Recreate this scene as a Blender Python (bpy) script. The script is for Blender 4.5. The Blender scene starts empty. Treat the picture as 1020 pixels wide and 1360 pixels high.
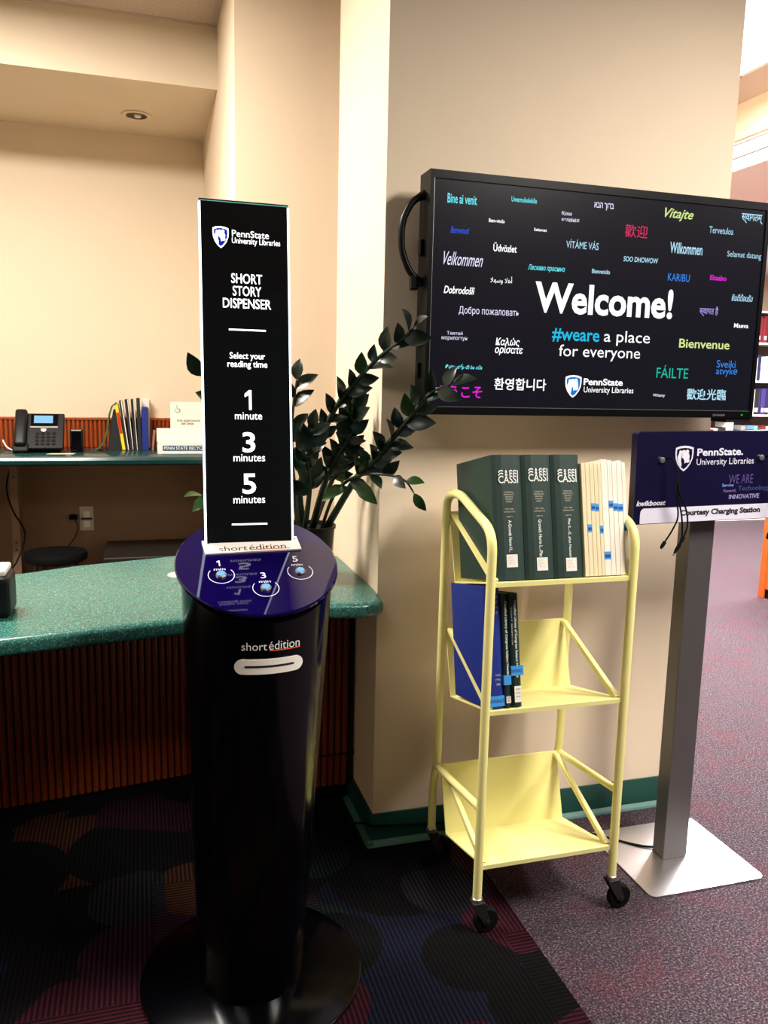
import bpy, bmesh, math, random
from mathutils import Vector, Matrix
random.seed(7)
S = bpy.context.scene
COL = S.collection
R = math.radians

# ------------------------------------------------------------------ camera
PITCH, ROLL, YAW, CAM_H = R(8.9), R(1.3), R(16.7), 1.48
Fh = Vector((math.sin(YAW), math.cos(YAW), 0)); Rh = Vector((math.cos(YAW), -math.sin(YAW), 0)); Z = Vector((0, 0, 1))
FWD = Fh*math.cos(PITCH) - Z*math.sin(PITCH); U0 = Z*math.cos(PITCH) + Fh*math.sin(PITCH)
RT = math.cos(ROLL)*Rh + math.sin(ROLL)*U0; UP = math.cos(ROLL)*U0 - math.sin(ROLL)*Rh
cd = bpy.data.cameras.new('camera'); cam = bpy.data.objects.new('camera', cd); COL.objects.link(cam)
cam.matrix_world = Matrix(((RT.x, UP.x, -FWD.x, 0), (RT.y, UP.y, -FWD.y, 0), (RT.z, UP.z, -FWD.z, CAM_H), (0, 0, 0, 1)))
cd.sensor_fit = 'VERTICAL'; cd.sensor_height = 36; cd.lens = 36*1080/1360; cd.clip_start = .02
S.camera = cam

# ------------------------------------------------------------------ world, exposure
w = bpy.data.worlds.new('world'); S.world = w; w.use_nodes = True
w.node_tree.nodes['Background'].inputs[0].default_value = (1.0, .90, .80, 1)
w.node_tree.nodes['Background'].inputs[1].default_value = .05
S.view_settings.view_transform = 'Standard'; S.view_settings.look = 'None'
S.view_settings.exposure = 0.0; S.view_settings.gamma = 1.0; S.view_settings.use_curve_mapping = False

WARM, NEUT = (1.0, .93, .85), (1.0, .95, .95)
def area(name, loc, sx, sy, power, color, spread=150, rot=(0, 0, 0)):
    l = bpy.data.lights.new(name, 'AREA'); l.shape = 'RECTANGLE'; l.size = sx; l.size_y = sy
    l.energy = power; l.color = color; l.spread = R(spread)
    o = bpy.data.objects.new(name, l); o.location = loc; o.rotation_euler = rot; COL.objects.link(o)
    return o
# ceiling troffers: (x, y, z, size x, size y, watts, colour, spread)
TROFFERS = [
    (-.95, 2.75, 3.03, 1.2, .6, 150, WARM, 179),
    (-.9, .3, 3.03, 1.2, .6, 12, WARM, 170),
    (2.05, .50, 3.03, .6, 1.2, 118, WARM, 170),
    (2.58, 3.04, 3.03, .6, 1.2, 130, NEUT, 179),
    (3.9, .8, 3.03, .6, 1.2, 90, NEUT, 170),
    (5.6, 5.6, 2.86, 1.2, 1.2, 520, NEUT, 179),  # added fill lamp out of view, brightens the far ceiling and books
]
STRIP = (3.42, 4.6, 2.86, 0.40, 3.2, 480, NEUT, 179)

# ------------------------------------------------------------------ helpers
def lin(c):
    return tuple((v/255/12.92 if v/255 <= .04045 else ((v/255+.055)/1.055)**2.4) for v in c) + (1,)
def mat(name, rgb, rough=.5, metal=0, spec=.5, coat=0, emit=None, estr=0, noise=0, nscale=20, bump=0, bscale=200, trans=0):
    m = bpy.data.materials.new(name); m.use_nodes = True; t = m.node_tree; b = t.nodes['Principled BSDF']
    b.inputs['Base Color'].default_value = lin(rgb); b.inputs['Roughness'].default_value = rough
    b.inputs['Metallic'].default_value = metal; b.inputs['Specular IOR Level'].default_value = spec
    b.inputs['Coat Weight'].default_value = coat; b.inputs['Coat Roughness'].default_value = .05
    if emit: b.inputs['Emission Color'].default_value = lin(emit); b.inputs['Emission Strength'].default_value = estr
    tc = t.nodes.new('ShaderNodeTexCoord')
    if noise:
        n = t.nodes.new('ShaderNodeTexNoise'); n.inputs['Scale'].default_value = nscale; n.inputs['Detail'].default_value = 5
        t.links.new(tc.outputs['Object'], n.inputs['Vector'])
        mx = t.nodes.new('ShaderNodeMix'); mx.data_type = 'RGBA'; mx.blend_type = 'MULTIPLY'; mx.inputs[0].default_value = 1
        cr = t.nodes.new('ShaderNodeMapRange'); cr.inputs[1].default_value = .3; cr.inputs[2].default_value = .7
        cr.inputs[3].default_value = 1-noise; cr.inputs[4].default_value = 1
        t.links.new(n.outputs[0], cr.inputs[0]); mx.inputs[6].default_value = lin(rgb)
        t.links.new(cr.outputs[0], mx.inputs[7]); t.links.new(mx.outputs[2], b.inputs['Base Color'])
    if bump:
        n = t.nodes.new('ShaderNodeTexNoise'); n.inputs['Scale'].default_value = bscale
        t.links.new(tc.outputs['Object'], n.inputs['Vector'])
        bp = t.nodes.new('ShaderNodeBump'); bp.inputs['Strength'].default_value = bump; bp.inputs['Distance'].default_value = .002
        t.links.new(n.outputs[0], bp.inputs['Height']); t.links.new(bp.outputs[0], b.inputs['Normal'])
    return m
def glow(name, rgb, s):
    m = bpy.data.materials.new(name); m.use_nodes = True; t = m.node_tree; b = t.nodes['Principled BSDF']
    b.inputs['Base Color'].default_value = (0, 0, 0, 1); b.inputs['Roughness'].default_value = .5; b.inputs['Specular IOR Level'].default_value = 0
    b.inputs['Emission Color'].default_value = lin(rgb); b.inputs['Emission Strength'].default_value = s
    return m

def wloc(o):
    p = Vector((0, 0, 0))
    while o: p += o.location; o = o.parent
    return p
def thing(name, label, cat, loc, group=None):
    o = bpy.data.objects.new(name, None); COL.objects.link(o); o.location = loc; o.empty_display_size = .05
    o['label'] = label; o['category'] = cat
    if group: o['group'] = group
    return o
def tag(o, label=None, cat=None, group=None, kind=None):
    if label: o['label'] = label
    if cat: o['category'] = cat
    if group: o['group'] = group
    if kind: o['kind'] = kind
    return o
def link(name, me, m, parent=None, loc=None):
    """me is in world coordinates; a parent's location is taken off so that the part sits right"""
    o = bpy.data.objects.new(name, me); COL.objects.link(o)
    if m is not None and not me.materials: me.materials.append(m)
    if parent is not None:
        o.parent = parent; off = wloc(parent)
        if not me.get('local'):
            me.transform(Matrix.Translation(-off)); me['local'] = 1
        else: o.location = (Vector(loc) if loc else Vector()) - off
    return o
def obj(name, bm, m, parent=None, smooth=False, org=None):
    """one mesh object; top-level meshes get their origin at org"""
    bmesh.ops.recalc_face_normals(bm, faces=bm.faces[:])
    me = bpy.data.meshes.new(name); bm.to_mesh(me); bm.free()
    if smooth:
        me.polygons.foreach_set('use_smooth', [True]*len(me.polygons))
        try: me.set_sharp_from_angle(angle=R(38))
        except Exception: pass
    if parent is None:
        if org is None:
            xs = [v.co for v in me.vertices]; org = Vector((sum(c.x for c in xs)/len(xs), sum(c.y for c in xs)/len(xs), min(c.z for c in xs)))
        me.transform(Matrix.Translation(-Vector(org))); o = link(name, me, m); o.location = org
        return o
    return link(name, me, m, parent)
def repeat(name, me, m, parent, loc):
    """shared mesh (authored around its own origin) placed at a world point"""
    o = bpy.data.objects.new(name, me); COL.objects.link(o)
    if not me.materials: me.materials.append(m)
    o.parent = parent; o.location = Vector(loc) - (wloc(parent) if parent else Vector())
    return o
def mesh_of(bm, name, smooth=False):
    bmesh.ops.recalc_face_normals(bm, faces=bm.faces[:])
    me = bpy.data.meshes.new(name); bm.to_mesh(me); bm.free()
    if smooth: me.polygons.foreach_set('use_smooth', [True]*len(me.polygons))
    return me
def box(bm, a, b, M=None, bev=0, seg=2):
    a, b = Vector(a), Vector(b); c = (a+b)/2; s = b-a
    r = bmesh.ops.create_cube(bm, size=1); vs = r['verts']
    for v in vs: v.co = Vector((v.co.x*s.x, v.co.y*s.y, v.co.z*s.z)) + c
    if bev:
        es = list({e for v in vs for e in v.link_edges})
        r2 = bmesh.ops.bevel(bm, geom=es, offset=bev, segments=seg, affect='EDGES', profile=.5)
        vs = list({v for f in r2['faces'] for v in f.verts} | {v for v in vs if v.is_valid})
    if M is not None: bmesh.ops.transform(bm, matrix=M, verts=[v for v in vs if v.is_valid])
    return bm
def B(a, b, bev=0, M=None, seg=2): return box(bmesh.new(), a, b, M, bev, seg)
def prism(bm, pts, d, axis_o, ax, ay, an):
    """polygon pts (2D) in frame ax, ay at axis_o, extruded by d along an"""
    o = Vector(axis_o); ax, ay, an = Vector(ax), Vector(ay), Vector(an)
    v0 = [bm.verts.new(o+ax*p[0]+ay*p[1]) for p in pts]; v1 = [bm.verts.new(o+ax*p[0]+ay*p[1]+an*d) for p in pts]
    n = len(pts); bm.faces.new(v0); bm.faces.new(v1[::-1])
    for i in range(n): bm.faces.new((v0[i], v1[i], v1[(i+1) % n], v0[(i+1) % n]))
    return bm
def tube(bm, pts, r, n=10, caps=True, closed=False):
    pts = [Vector(p) for p in pts]; rs = r if isinstance(r, (list, tuple)) else [r]*len(pts); rings = []; prev = None
    for i, p in enumerate(pts):
        a = pts[i-1] if i or closed else p; b = pts[(i+1) % len(pts)] if i < len(pts)-1 or closed else p
        t = (b-a).normalized()
        if prev is None:
            u = t.orthogonal().normalized()
        else:
            u = (prev - t*prev.dot(t)).normalized()
        prev = u; v = t.cross(u)
        rings.append([bm.verts.new(p+(u*math.cos(2*math.pi*k/n)+v*math.sin(2*math.pi*k/n))*rs[i]) for k in range(n)])
    m = len(rings)
    for i in range(m if closed else m-1):
        A, Bb = rings[i], rings[(i+1) % m]
        for k in range(n): bm.faces.new((A[k], A[(k+1) % n], Bb[(k+1) % n], Bb[k]))
    if caps and not closed: bm.faces.new(rings[0][::-1]); bm.faces.new(rings[-1])
    return bm
def smoothpath(pts, k=4):
    P = [Vector(p) for p in pts]; out = []
    for i in range(len(P)-1):
        p0 = P[max(i-1, 0)]; p1 = P[i]; p2 = P[i+1]; p3 = P[min(i+2, len(P)-1)]
        for j in range(k):
            t = j/k
            out.append(.5*((2*p1)+(-p0+p2)*t+(2*p0-5*p1+4*p2-p3)*t*t+(-p0+3*p1-3*p2+p3)*t**3))
    return out+[P[-1]]
def rounded(pts, r, k=4):
    """polyline with its inner corners rounded to radius r"""
    P = [Vector(p) for p in pts]; out = [P[0]]
    for i in range(1, len(P)-1):
        a = (P[i-1]-P[i]); b = (P[i+1]-P[i]); d = min(r, a.length*.45, b.length*.45)
        s = P[i]+a.normalized()*d; e = P[i]+b.normalized()*d
        for j in range(k+1):
            t = j/k; out.append(s*(1-t)**2+P[i]*2*t*(1-t)+e*t*t)
    return out+[P[-1]]
def lathe(bm, prof, c, n=32, axis=(0, 0, 1), sx=1, sy=1):
    c = Vector(c); q = Vector((0, 0, 1)).rotation_difference(Vector(axis)); rings = []
    for (r, z) in prof:
        rings.append([bm.verts.new(c+q @ Vector((r*math.cos(2*math.pi*k/n)*sx, r*math.sin(2*math.pi*k/n)*sy, z))) for k in range(n)])
    for i in range(len(rings)-1):
        for k in range(n): bm.faces.new((rings[i][k], rings[i][(k+1) % n], rings[i+1][(k+1) % n], rings[i+1][k]))
    bm.faces.new(rings[0][::-1]); bm.faces.new(rings[-1])
    return bm
def rrect(w, h, r, k=4):
    out = []
    for (cx, cy, a0) in ((w/2-r, h/2-r, 0), (-w/2+r, h/2-r, 90), (-w/2+r, -h/2+r, 180), (w/2-r, -h/2+r, 270)):
        for j in range(k+1):
            a = R(a0+90*j/k); out.append((cx+r*math.cos(a), cy+r*math.sin(a)))
    return out

FONT = bpy.data.fonts.load('<builtin>')
_cache = {}
def lettering_mesh(s, bold=0, shear=0, cut=None):
    """flat printed letters, bounding box scaled to 1 x 1 and centred on the origin"""
    cu = bpy.data.curves.new('t', 'FONT'); cu.body = s; cu.size = 1; cu.offset = .014*bold; cu.shear = shear; cu.resolution_u = 3; cu.align_x = 'CENTER'; cu.space_line = .8
    o = bpy.data.objects.new('t', cu); COL.objects.link(o)
    dg = bpy.context.evaluated_depsgraph_get(); dg.update()
    me = bpy.data.meshes.new_from_object(o.evaluated_get(dg)); bpy.data.objects.remove(o); bpy.data.curves.remove(cu)
    if cut:
        bm = bmesh.new(); bm.from_mesh(me); zs = [v.co.y for v in bm.verts]; y = min(zs)+(max(zs)-min(zs))*cut
        bmesh.ops.bisect_plane(bm, geom=bm.verts[:]+bm.edges[:]+bm.faces[:], plane_co=(0, y, 0), plane_no=(0, 1, 0), clear_inner=True)
        bm.to_mesh(me); bm.free()
    if not me.vertices: return me
    if s == '1':   # a one with a flag
        bm = bmesh.new()
        for q in (((.22, 0), (.35, 0), (.35, .72), (.22, .72)), ((.22, .72), (.22, .55), (0, .46), (0, .58))): bm.faces.new([bm.verts.new((x, y, 0)) for x, y in q])
        bm.to_mesh(me); bm.free()
    xs = [v.co.x for v in me.vertices]; ys = [v.co.y for v in me.vertices]
    cx, cy, ww, hh = (min(xs)+max(xs))/2, (min(ys)+max(ys))/2, max(max(xs)-min(xs), 1e-5), max(max(ys)-min(ys), 1e-5)
    for v in me.vertices: v.co = ((v.co.x-cx)/ww, (v.co.y-cy)/hh, 0)
    me.materials.clear()
    return me
def lettering(s, c, w, h, ax, ay, m, parent, bold=0, shear=0, cut=None, name='lettering', warp=None):
    me = lettering_mesh(s, bold, shear, cut); c, ax, ay = Vector(c), Vector(ax), Vector(ay)
    for v in me.vertices:
        u, q = v.co.x*w, v.co.y*h
        v.co = warp(u, q) if warp else c+ax*u+ay*q
    me.name = name
    return link(name, me, m, parent)
SHIELD = [(0, -.5), (.16, -.40), (.33, -.22), (.44, .0), (.47, .22), (.46, .42), (.25, .48), (0, .5), (-.25, .48), (-.46, .42), (-.47, .22), (-.44, .0), (-.33, -.22), (-.16, -.40)]
LION = [(-.30, .18), (-.26, .33), (-.17, .30), (-.06, .34), (.06, .31), (.13, .36), (.22, .31), (.21, .20), (.27, .08), (.24, -.02), (.28, -.10), (.20, -.17), (.10, -.15), (.02, -.20), (.0, -.08), (-.07, .02), (-.16, .05), (-.17, -.08), (-.12, -.20), (-.14, -.33), (-.24, -.24), (-.33, -.08), (-.36, .06)]
def flatpoly(pts, c, w, h, ax, ay, off=0):
    c, ax, ay = Vector(c), Vector(ax), Vector(ay); n = ax.cross(ay).normalized(); bm = bmesh.new()
    f = bm.faces.new([bm.verts.new(c+ax*p[0]*w+ay*p[1]*h+n*off) for p in pts]); bmesh.ops.triangulate(bm, faces=[f])
    return bm
def crest(c, w, h, ax, ay, mo, mi, ml, parent):
    obj('crest', flatpoly(SHIELD, c, w, h, ax, ay, 0), mo, parent)
    obj('crest', flatpoly([(x*.84, y*.84) for x, y in SHIELD], c, w, h, ax, ay, .0004), mi, parent)
    obj('crest', flatpoly(LION, c, w, h, ax, ay, .0008), ml, parent)

# printed words: text, centre x, centre z (or height up the pane), width, height, ...
TV_WORDS=[
 ('Bine ai venit', 0.8669, 1.9925, 0.0872, 0.0258, 'c', 0, 1),
 ('Uwamukelekile', 1.055, 2.0055, 0.0795, 0.0142, 'c', 0, 1),
 ('Bem-vindo', 0.9733, 1.9427, 0.0484, 0.0101, 'w', 0, 1),
 ('Benvenuti', 0.8633, 1.9092, 0.0561, 0.018, 'b', 0.3, 1),
 ('Velkommen', 0.8769, 1.8323, 0.1179, 0.0365, 'l', 0.45, 0),
 ('Üdvözlet', 1.0023, 1.8722, 0.0723, 0.0246, 'w', 0, 1),
 ('Қош', 1.1912, 1.9790, 0.0314, 0.0120, 'l', 0, 1),
 ('келдіңіз!', 1.2042, 1.9625, 0.0559, 0.0120, 'l', 0, 1),
 ('אבה ךורב', 1.3108, 2.0082, 0.0647, 0.0209, 'l', 0, 1),
 ('Vitajte', 1.5682, 2.004, 0.1009, 0.0366, 'y', 0.4, 1),
 ('स्वागतम्', 1.8317, 2.0133, 0.0788, 0.0288, 'c2', 0, 1),
 ('Selamat', 1.11, 1.9282, 0.0406, 0.0082, 'w', 0, 1),
 ('VÍTÁME VÁS', 1.2481, 1.8971, 0.1061, 0.0253, 'c2', 0, 0),
 ('歡迎', 1.4243, 1.9468, 0.0769, 0.0363, 'r', 0, 0),
 ('Tervetuloa', 1.7224, 1.9706, 0.0877, 0.0198, 'c2', 0, 0),
 ('Wilkommen', 1.6024, 1.9091, 0.1154, 0.0329, 'c2', 0, 1),
 ('Selamat datang', 1.8148, 1.9019, 0.1266, 0.0225, 'c2', 0, 0),
 ('SOO DHOWOW', 1.4466, 1.8662, 0.119, 0.0151, 'c2', 0.1, 1),
 ('Ласкаво просимо', 1.1358, 1.8219, 0.1182, 0.0189, 'c', 0.25, 1),
 ('ﻼﻬﺳﻭ ﻼﻫﺃ', 0.995, 1.7818, 0.0676, 0.0228, 'w', 0, 0),
 ('Bienvenido', 1.3141, 1.8246, 0.0604, 0.0129, 'c2', 0, 1),
 ('KARIBU', 1.5834, 1.8228, 0.0776, 0.0221, 'b2', 0, 0),
 ('Ekaabo', 1.7257, 1.8298, 0.0606, 0.0157, 'm', 0, 2),
 ('Dobrodošli', 0.8676, 1.7474, 0.0931, 0.0205, 'w', 0.25, 1),
 ('Добро пожаловать', 0.9617, 1.6913, 0.1865, 0.0251, 'l', 0, 0),
 ('Тавтай', 0.8586, 1.6290, 0.048, 0.0092, 'l', 0, 0),
 ('морилогтун', 0.858, 1.6130, 0.0777, 0.0115, 'l', 0, 0),
 ('Καλώς', 1.0237, 1.6092, 0.0761, 0.0256, 'w', 0.15, 1),
 ('ορίσατε', 1.0285, 1.5859, 0.0882, 0.0278, 'w', 0.15, 1),
 ('Được tiếp đi ba cửa', 0.89, 1.5348, 0.1134, 0.017, 'c', 0.25, 1),
 ('ようこそ', 0.8791, 1.4642, 0.1411, 0.0342, 'm', 0, 1),
 ('환영합니다', 1.0702, 1.4897, 0.1671, 0.0349, 'w', 0, 1),
 ('Welcome!', 1.3363, 1.742, 0.4664, 0.089, 'w', 0, 2),
 ('#weare', 1.2436, 1.6362, 0.1576, 0.0392, 'c3', 0, 1),
 ('a place', 1.4175, 1.6339, 0.1589, 0.0445, 'w', 0, 0),
 ('for everyone', 1.3282, 1.5868, 0.2761, 0.0443, 'w', 0, 0),
 ('PennState', 1.3455, 1.5024, 0.1343, 0.0202, 'w', 0, 2),
 ('University Libraries', 1.3659, 1.4763, 0.1715, 0.0226, 'w', 0, 0),
 ('स्वागत है', 1.7015, 1.7276, 0.0691, 0.0318, 'p', 0, 1),
 ('ยินดีต้อนรับ', 1.8213, 1.7752, 0.0794, 0.0229, 'c2', 0.2, 1),
 ('Maeva', 1.8262, 1.6893, 0.0542, 0.0139, 'w', 0, 1),
 ('Bienvenue', 1.6956, 1.6275, 0.186, 0.0276, 'y', 0, 1),
 ('FÁILTE', 1.5864, 1.5395, 0.1144, 0.0391, 't', 0, 0),
 ('Sveiki', 1.7822, 1.5687, 0.0711, 0.0234, 'b2', 0, 0),
 ('atvykę', 1.7863, 1.5435, 0.0799, 0.0282, 'b2', 0, 0),
 ('Witamy', 1.5438, 1.4653, 0.0435, 0.0115, 'l', 0, 1),
 ('歡迎光臨', 1.7176, 1.4719, 0.1465, 0.0353, 'c2', 0, 1),
]
SIGN_WORDS=[
 ('shield', 0.1886, 0.73, 0.0417, 0.0504),
 ('PennState', 0.2583, 0.7412, 0.0868, 0.0158, 2),
 ('University Libraries', 0.2715, 0.7228, 0.1139, 0.0176, 1),
 ('SHORT', 0.2476, 0.6368, 0.0727, 0.0229, 1),
 ('STORY', 0.2479, 0.6077, 0.0674, 0.0229, 1),
 ('DISPENSER', 0.2477, 0.5786, 0.1136, 0.023, 1),
 ('LINE', 0.2473, 0.5167, 0.0871, 0.0053),
 ('Select your', 0.2462, 0.4537, 0.0837, 0.0196, 1),
 ('reading time', 0.246, 0.4341, 0.0944, 0.0196, 1),
 ('1', 0.246, 0.3517, 0.0161, 0.0465, 2),
 ('minute', 0.2464, 0.3137, 0.0643, 0.017, 2),
 ('3', 0.2461, 0.2509, 0.0304, 0.0485, 2),
 ('minutes', 0.2465, 0.2141, 0.0752, 0.0171, 2),
 ('5', 0.2453, 0.152, 0.0323, 0.0487, 2),
 ('minutes', 0.2448, 0.1141, 0.0754, 0.0172, 2),
 ('LINE', 0.2447, 0.0552, 0.0846, 0.0054),
]
PANEL_WORDS=[
 ('shield', 1.4934, 1.2895, 0.0684, 0.0737),
 ('PennState.', 1.6155, 1.3088, 0.1588, 0.0219, 2),
 ('University Libraries', 1.636, 1.2785, 0.1989, 0.0243, 0),
 ('WE ARE', 1.6959, 1.2285, 0.085, 0.0269, 0),
 ('Service', 1.6512, 1.2106, 0.0393, 0.0089, 1),
 ('Research', 1.6595, 1.1943, 0.0422, 0.009, 1),
 ('Technology', 1.745, 1.1992, 0.1134, 0.0181, 0),
 ('INNOVATIVE', 1.7124, 1.1766, 0.1071, 0.0136, 1),
 ('kwikboost', 1.3943, 1.162, 0.0969, 0.0153, 2),
 ('Courtesy Charging Station', 1.6339, 1.1314, 0.2792, 0.0248, 2),
 ('hole', 1.4171, 1.2856, 0.0199, 0.0129),
 ('hole2', 1.7651, 1.2929, 0.0243, 0.0134),
 ('wstrip', 1.5823, 1.131, 0.443, 0.0493),
 ('L1', 1.4269, 1.0417, 0.0027, 0.0045),
 ('L2', 1.472, 1.0346, 0.0051, 0.0067),
 ('L3', 1.482, 1.023, 0.0026, 0.0045),
]

# ------------------------------------------------------------------ materials
M = {}
M['wall'] = mat('wall_paint', (228, 209, 182), .75, noise=.03, nscale=3, bump=.12, bscale=260)
M['tan'] = mat('tan_paint_and_wall_shade', (136, 108, 84), .8, noise=.05, nscale=4)  # tan of the ledge bracket, also the shade painted on the back wall
M['ceil_bright'] = mat('ceiling_baked_bright', (236, 226, 222), .9, noise=.05, nscale=60)  # copy of the tile colour, lightened in place of light on the ceiling
M['ceil'] = mat('ceiling_tile', (206, 186, 170), .9, noise=.14, nscale=60, bump=.3, bscale=300)
M['grid'] = mat('ceiling_grid', (190, 172, 156), .6)
M['teal'] = mat('baseboard_green', (18, 74, 62), .5)
M['tealtoe'] = mat('baseboard_toe', (62, 112, 98), .5)
M['yellow'] = mat('cart_yellow', (238, 229, 150), .42, noise=.06, nscale=7)
M['chrome'] = mat('zinc', (170, 165, 155), .35, metal=.9)
M['castermetal'] = mat('caster_metal', (70, 68, 64), .4, metal=.8)
M['black'] = mat('black_gloss', (2, 2, 4), .14, spec=.28)
M['blackm'] = mat('black_plastic', (9, 9, 10), .45, spec=.3)
M['rubber'] = mat('rubber', (6, 6, 7), .75, spec=.15)
M['tvcase'] = mat('display_case', (4, 4, 5), .34, spec=.2)
M['navy'] = mat('navy_acrylic', (9, 2, 56), .03, spec=.5)
M['white'] = mat('white_plastic', (238, 232, 222), .4)
M['paper'] = mat('paper', (232, 226, 214), .8)
M['ink'] = mat('ink', (20, 20, 24), .7)
M['wprint'] = mat('white_print', (225, 228, 224), .6)
M['green'] = mat('book_green', (24, 50, 42), .55, noise=.12, nscale=90)
M['greend'] = mat('book_dark_green', (8, 42, 38), .5, noise=.12, nscale=90)
M['blue'] = mat('book_blue', (18, 42, 128), .5, noise=.1, nscale=90)
M['pages'] = mat('pages', (215, 205, 180), .9, noise=.15, nscale=150)
M['cream'] = mat('journal_cream', (222, 207, 168), .6, noise=.05, nscale=40)
M['jwhite'] = mat('journal_white', (230, 222, 206), .6, noise=.04, nscale=40)
M['tape'] = mat('blue_tape', (60, 142, 210), .5)
M['taped'] = mat('tape_print', (14, 60, 130), .6)
M['faint'] = mat('faint_print', (190, 182, 160), .7)
M['alu'] = mat('brushed_steel', (214, 210, 212), .34, metal=1)
M['postalu'] = mat('anodised_grey', (112, 110, 108), .42, metal=.75)
M['panelnavy'] = mat('panel_navy', (10, 6, 42), .3)
M['strip'] = mat('panel_strip', (214, 212, 226), .45)
M['leaf'] = mat('leaf', (11, 30, 17), .3, noise=.3, nscale=30)
M['leaf2'] = mat('leaf_fresh', (30, 62, 20), .3, noise=.25, nscale=30)
M['stem'] = mat('stem', (22, 38, 20), .5, noise=.3, nscale=60)
M['soil'] = mat('soil', (26, 20, 16), .95, bump=1, bscale=90)
M['oak'] = mat('oak_orange', (176, 80, 20), .4, noise=.2, nscale=14)
M['shelfw'] = mat('shelf_white', (226, 222, 216), .6)
M['slotdark'] = mat('slot_dark', (12, 10, 10), .8)
M['orange'] = mat('orange_print', (226, 84, 44), .6)
M['grey'] = mat('grey', (120, 116, 108), .5)
M['silver'] = mat('silver', (190, 190, 190), .3, metal=.9)
M['screen'] = mat('display_screen', (8, 8, 14), .22, spec=.4, emit=(24, 22, 32), estr=.5)
M['signpane'] = mat('sign_pane', (10, 13, 15), .06, spec=.6)
M['dark_wood'] = mat('dark_wood', (60, 30, 16), .5)
E_ = {'w': glow('glow_white', (255, 255, 255), 1.3), 'l': glow('glow_lilac', (226, 220, 246), 1.2), 'c': glow('glow_cyan', (110, 226, 236), 1.15), 'c2': glow('glow_pale_blue', (178, 222, 242), 1.1),
      'c3': glow('glow_sky', (40, 190, 232), 1), 'b': glow('glow_blue', (52, 92, 226), 1), 'b2': glow('glow_azure', (66, 140, 238), 1), 'y': glow('glow_lime', (216, 236, 150), 1),
      'r': glow('glow_rose', (226, 60, 108), 1), 'm': glow('glow_magenta', (226, 40, 214), 1), 'p': glow('glow_violet', (172, 150, 226), 1), 't': glow('glow_teal', (34, 190, 164), 1)}
M['signglow'] = glow('sign_glow', (255, 255, 255), 2.6)
M['edgeglow'] = glow('edge_glow', (240, 250, 255), 4)
M['edgetop'] = glow('edge_top_glow', (120, 205, 190), .7)
M['led'] = glow('led_green', (30, 220, 40), 1)
M['ledblue'] = glow('led_blue', (120, 190, 255), 1.3)
M['lcd'] = glow('lcd', (150, 205, 240), 1.1)
M['signblue'] = glow('sign_blue', (24, 40, 190), 1.0)
M['tvblue'] = glow('display_blue', (24, 120, 210), 1.0)
M['tube_lit'] = glow('lamp_diffuser', (255, 246, 236), 5)

def wood(name, c1, c2, scale=1):
    m = mat(name, c1, .35); t = m.node_tree; b = t.nodes['Principled BSDF']
    tc = t.nodes.new('ShaderNodeTexCoord'); mp = t.nodes.new('ShaderNodeMapping'); mp.inputs['Scale'].default_value = (30*scale, 30*scale, 2*scale)
    n = t.nodes.new('ShaderNodeTexNoise'); n.inputs['Scale'].default_value = 2; n.inputs['Detail'].default_value = 6
    oi = t.nodes.new('ShaderNodeObjectInfo'); add = t.nodes.new('ShaderNodeVectorMath'); add.operation = 'ADD'
    sc = t.nodes.new('ShaderNodeMath'); sc.operation = 'MULTIPLY'; sc.inputs[1].default_value = 40
    t.links.new(oi.outputs['Random'], sc.inputs[0]); t.links.new(tc.outputs['Object'], mp.inputs[0]); t.links.new(mp.outputs[0], add.inputs[0]); t.links.new(sc.outputs[0], add.inputs[1])
    t.links.new(add.outputs[0], n.inputs['Vector'])
    mx = t.nodes.new('ShaderNodeMix'); mx.data_type = 'RGBA'; mx.inputs[6].default_value = lin(c1); mx.inputs[7].default_value = lin(c2)
    t.links.new(n.outputs[0], mx.inputs[0]); t.links.new(mx.outputs[2], b.inputs['Base Color']); return m
M['slat'] = wood('slat_wood', (150, 64, 20), (84, 28, 8))
M['slatback'] = wood('slat_wood_back', (176, 82, 30), (130, 50, 16))
M['groove'] = mat('groove', (30, 10, 5), .8)

def laminate():
    m = mat('green_laminate', (44, 106, 96), .26, spec=.6); t = m.node_tree; b = t.nodes['Principled BSDF']
    tc = t.nodes.new('ShaderNodeTexCoord'); v = t.nodes.new('ShaderNodeTexVoronoi'); v.inputs['Scale'].default_value = 420
    n = t.nodes.new('ShaderNodeTexNoise'); n.inputs['Scale'].default_value = 170; n.inputs['Detail'].default_value = 3
    t.links.new(tc.outputs['Object'], v.inputs['Vector']); t.links.new(tc.outputs['Object'], n.inputs['Vector'])
    r1 = t.nodes.new('ShaderNodeValToRGB'); r1.color_ramp.elements[0].position = .36; r1.color_ramp.elements[0].color = lin((30, 82, 76)); r1.color_ramp.elements[1].position = .66; r1.color_ramp.elements[1].color = lin((54, 106, 96))
    t.links.new(n.outputs[0], r1.inputs[0])
    r2 = t.nodes.new('ShaderNodeMath'); r2.operation = 'LESS_THAN'; r2.inputs[1].default_value = .10
    sp = t.nodes.new('ShaderNodeSeparateColor'); t.links.new(v.outputs['Color'], sp.inputs[0]); t.links.new(sp.outputs[0], r2.inputs[0])
    mx = t.nodes.new('ShaderNodeMix'); mx.data_type = 'RGBA'; mx.inputs[7].default_value = lin((96, 152, 136)); t.links.new(r2.outputs[0], mx.inputs[0]); t.links.new(r1.outputs[0], mx.inputs[6])
    t.links.new(mx.outputs[2], b.inputs['Base Color']); return m
M['lam'] = laminate()
M['ledge'] = mat('ledge_laminate', (22, 62, 62), .2, spec=.5, noise=.3, nscale=200)

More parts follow.
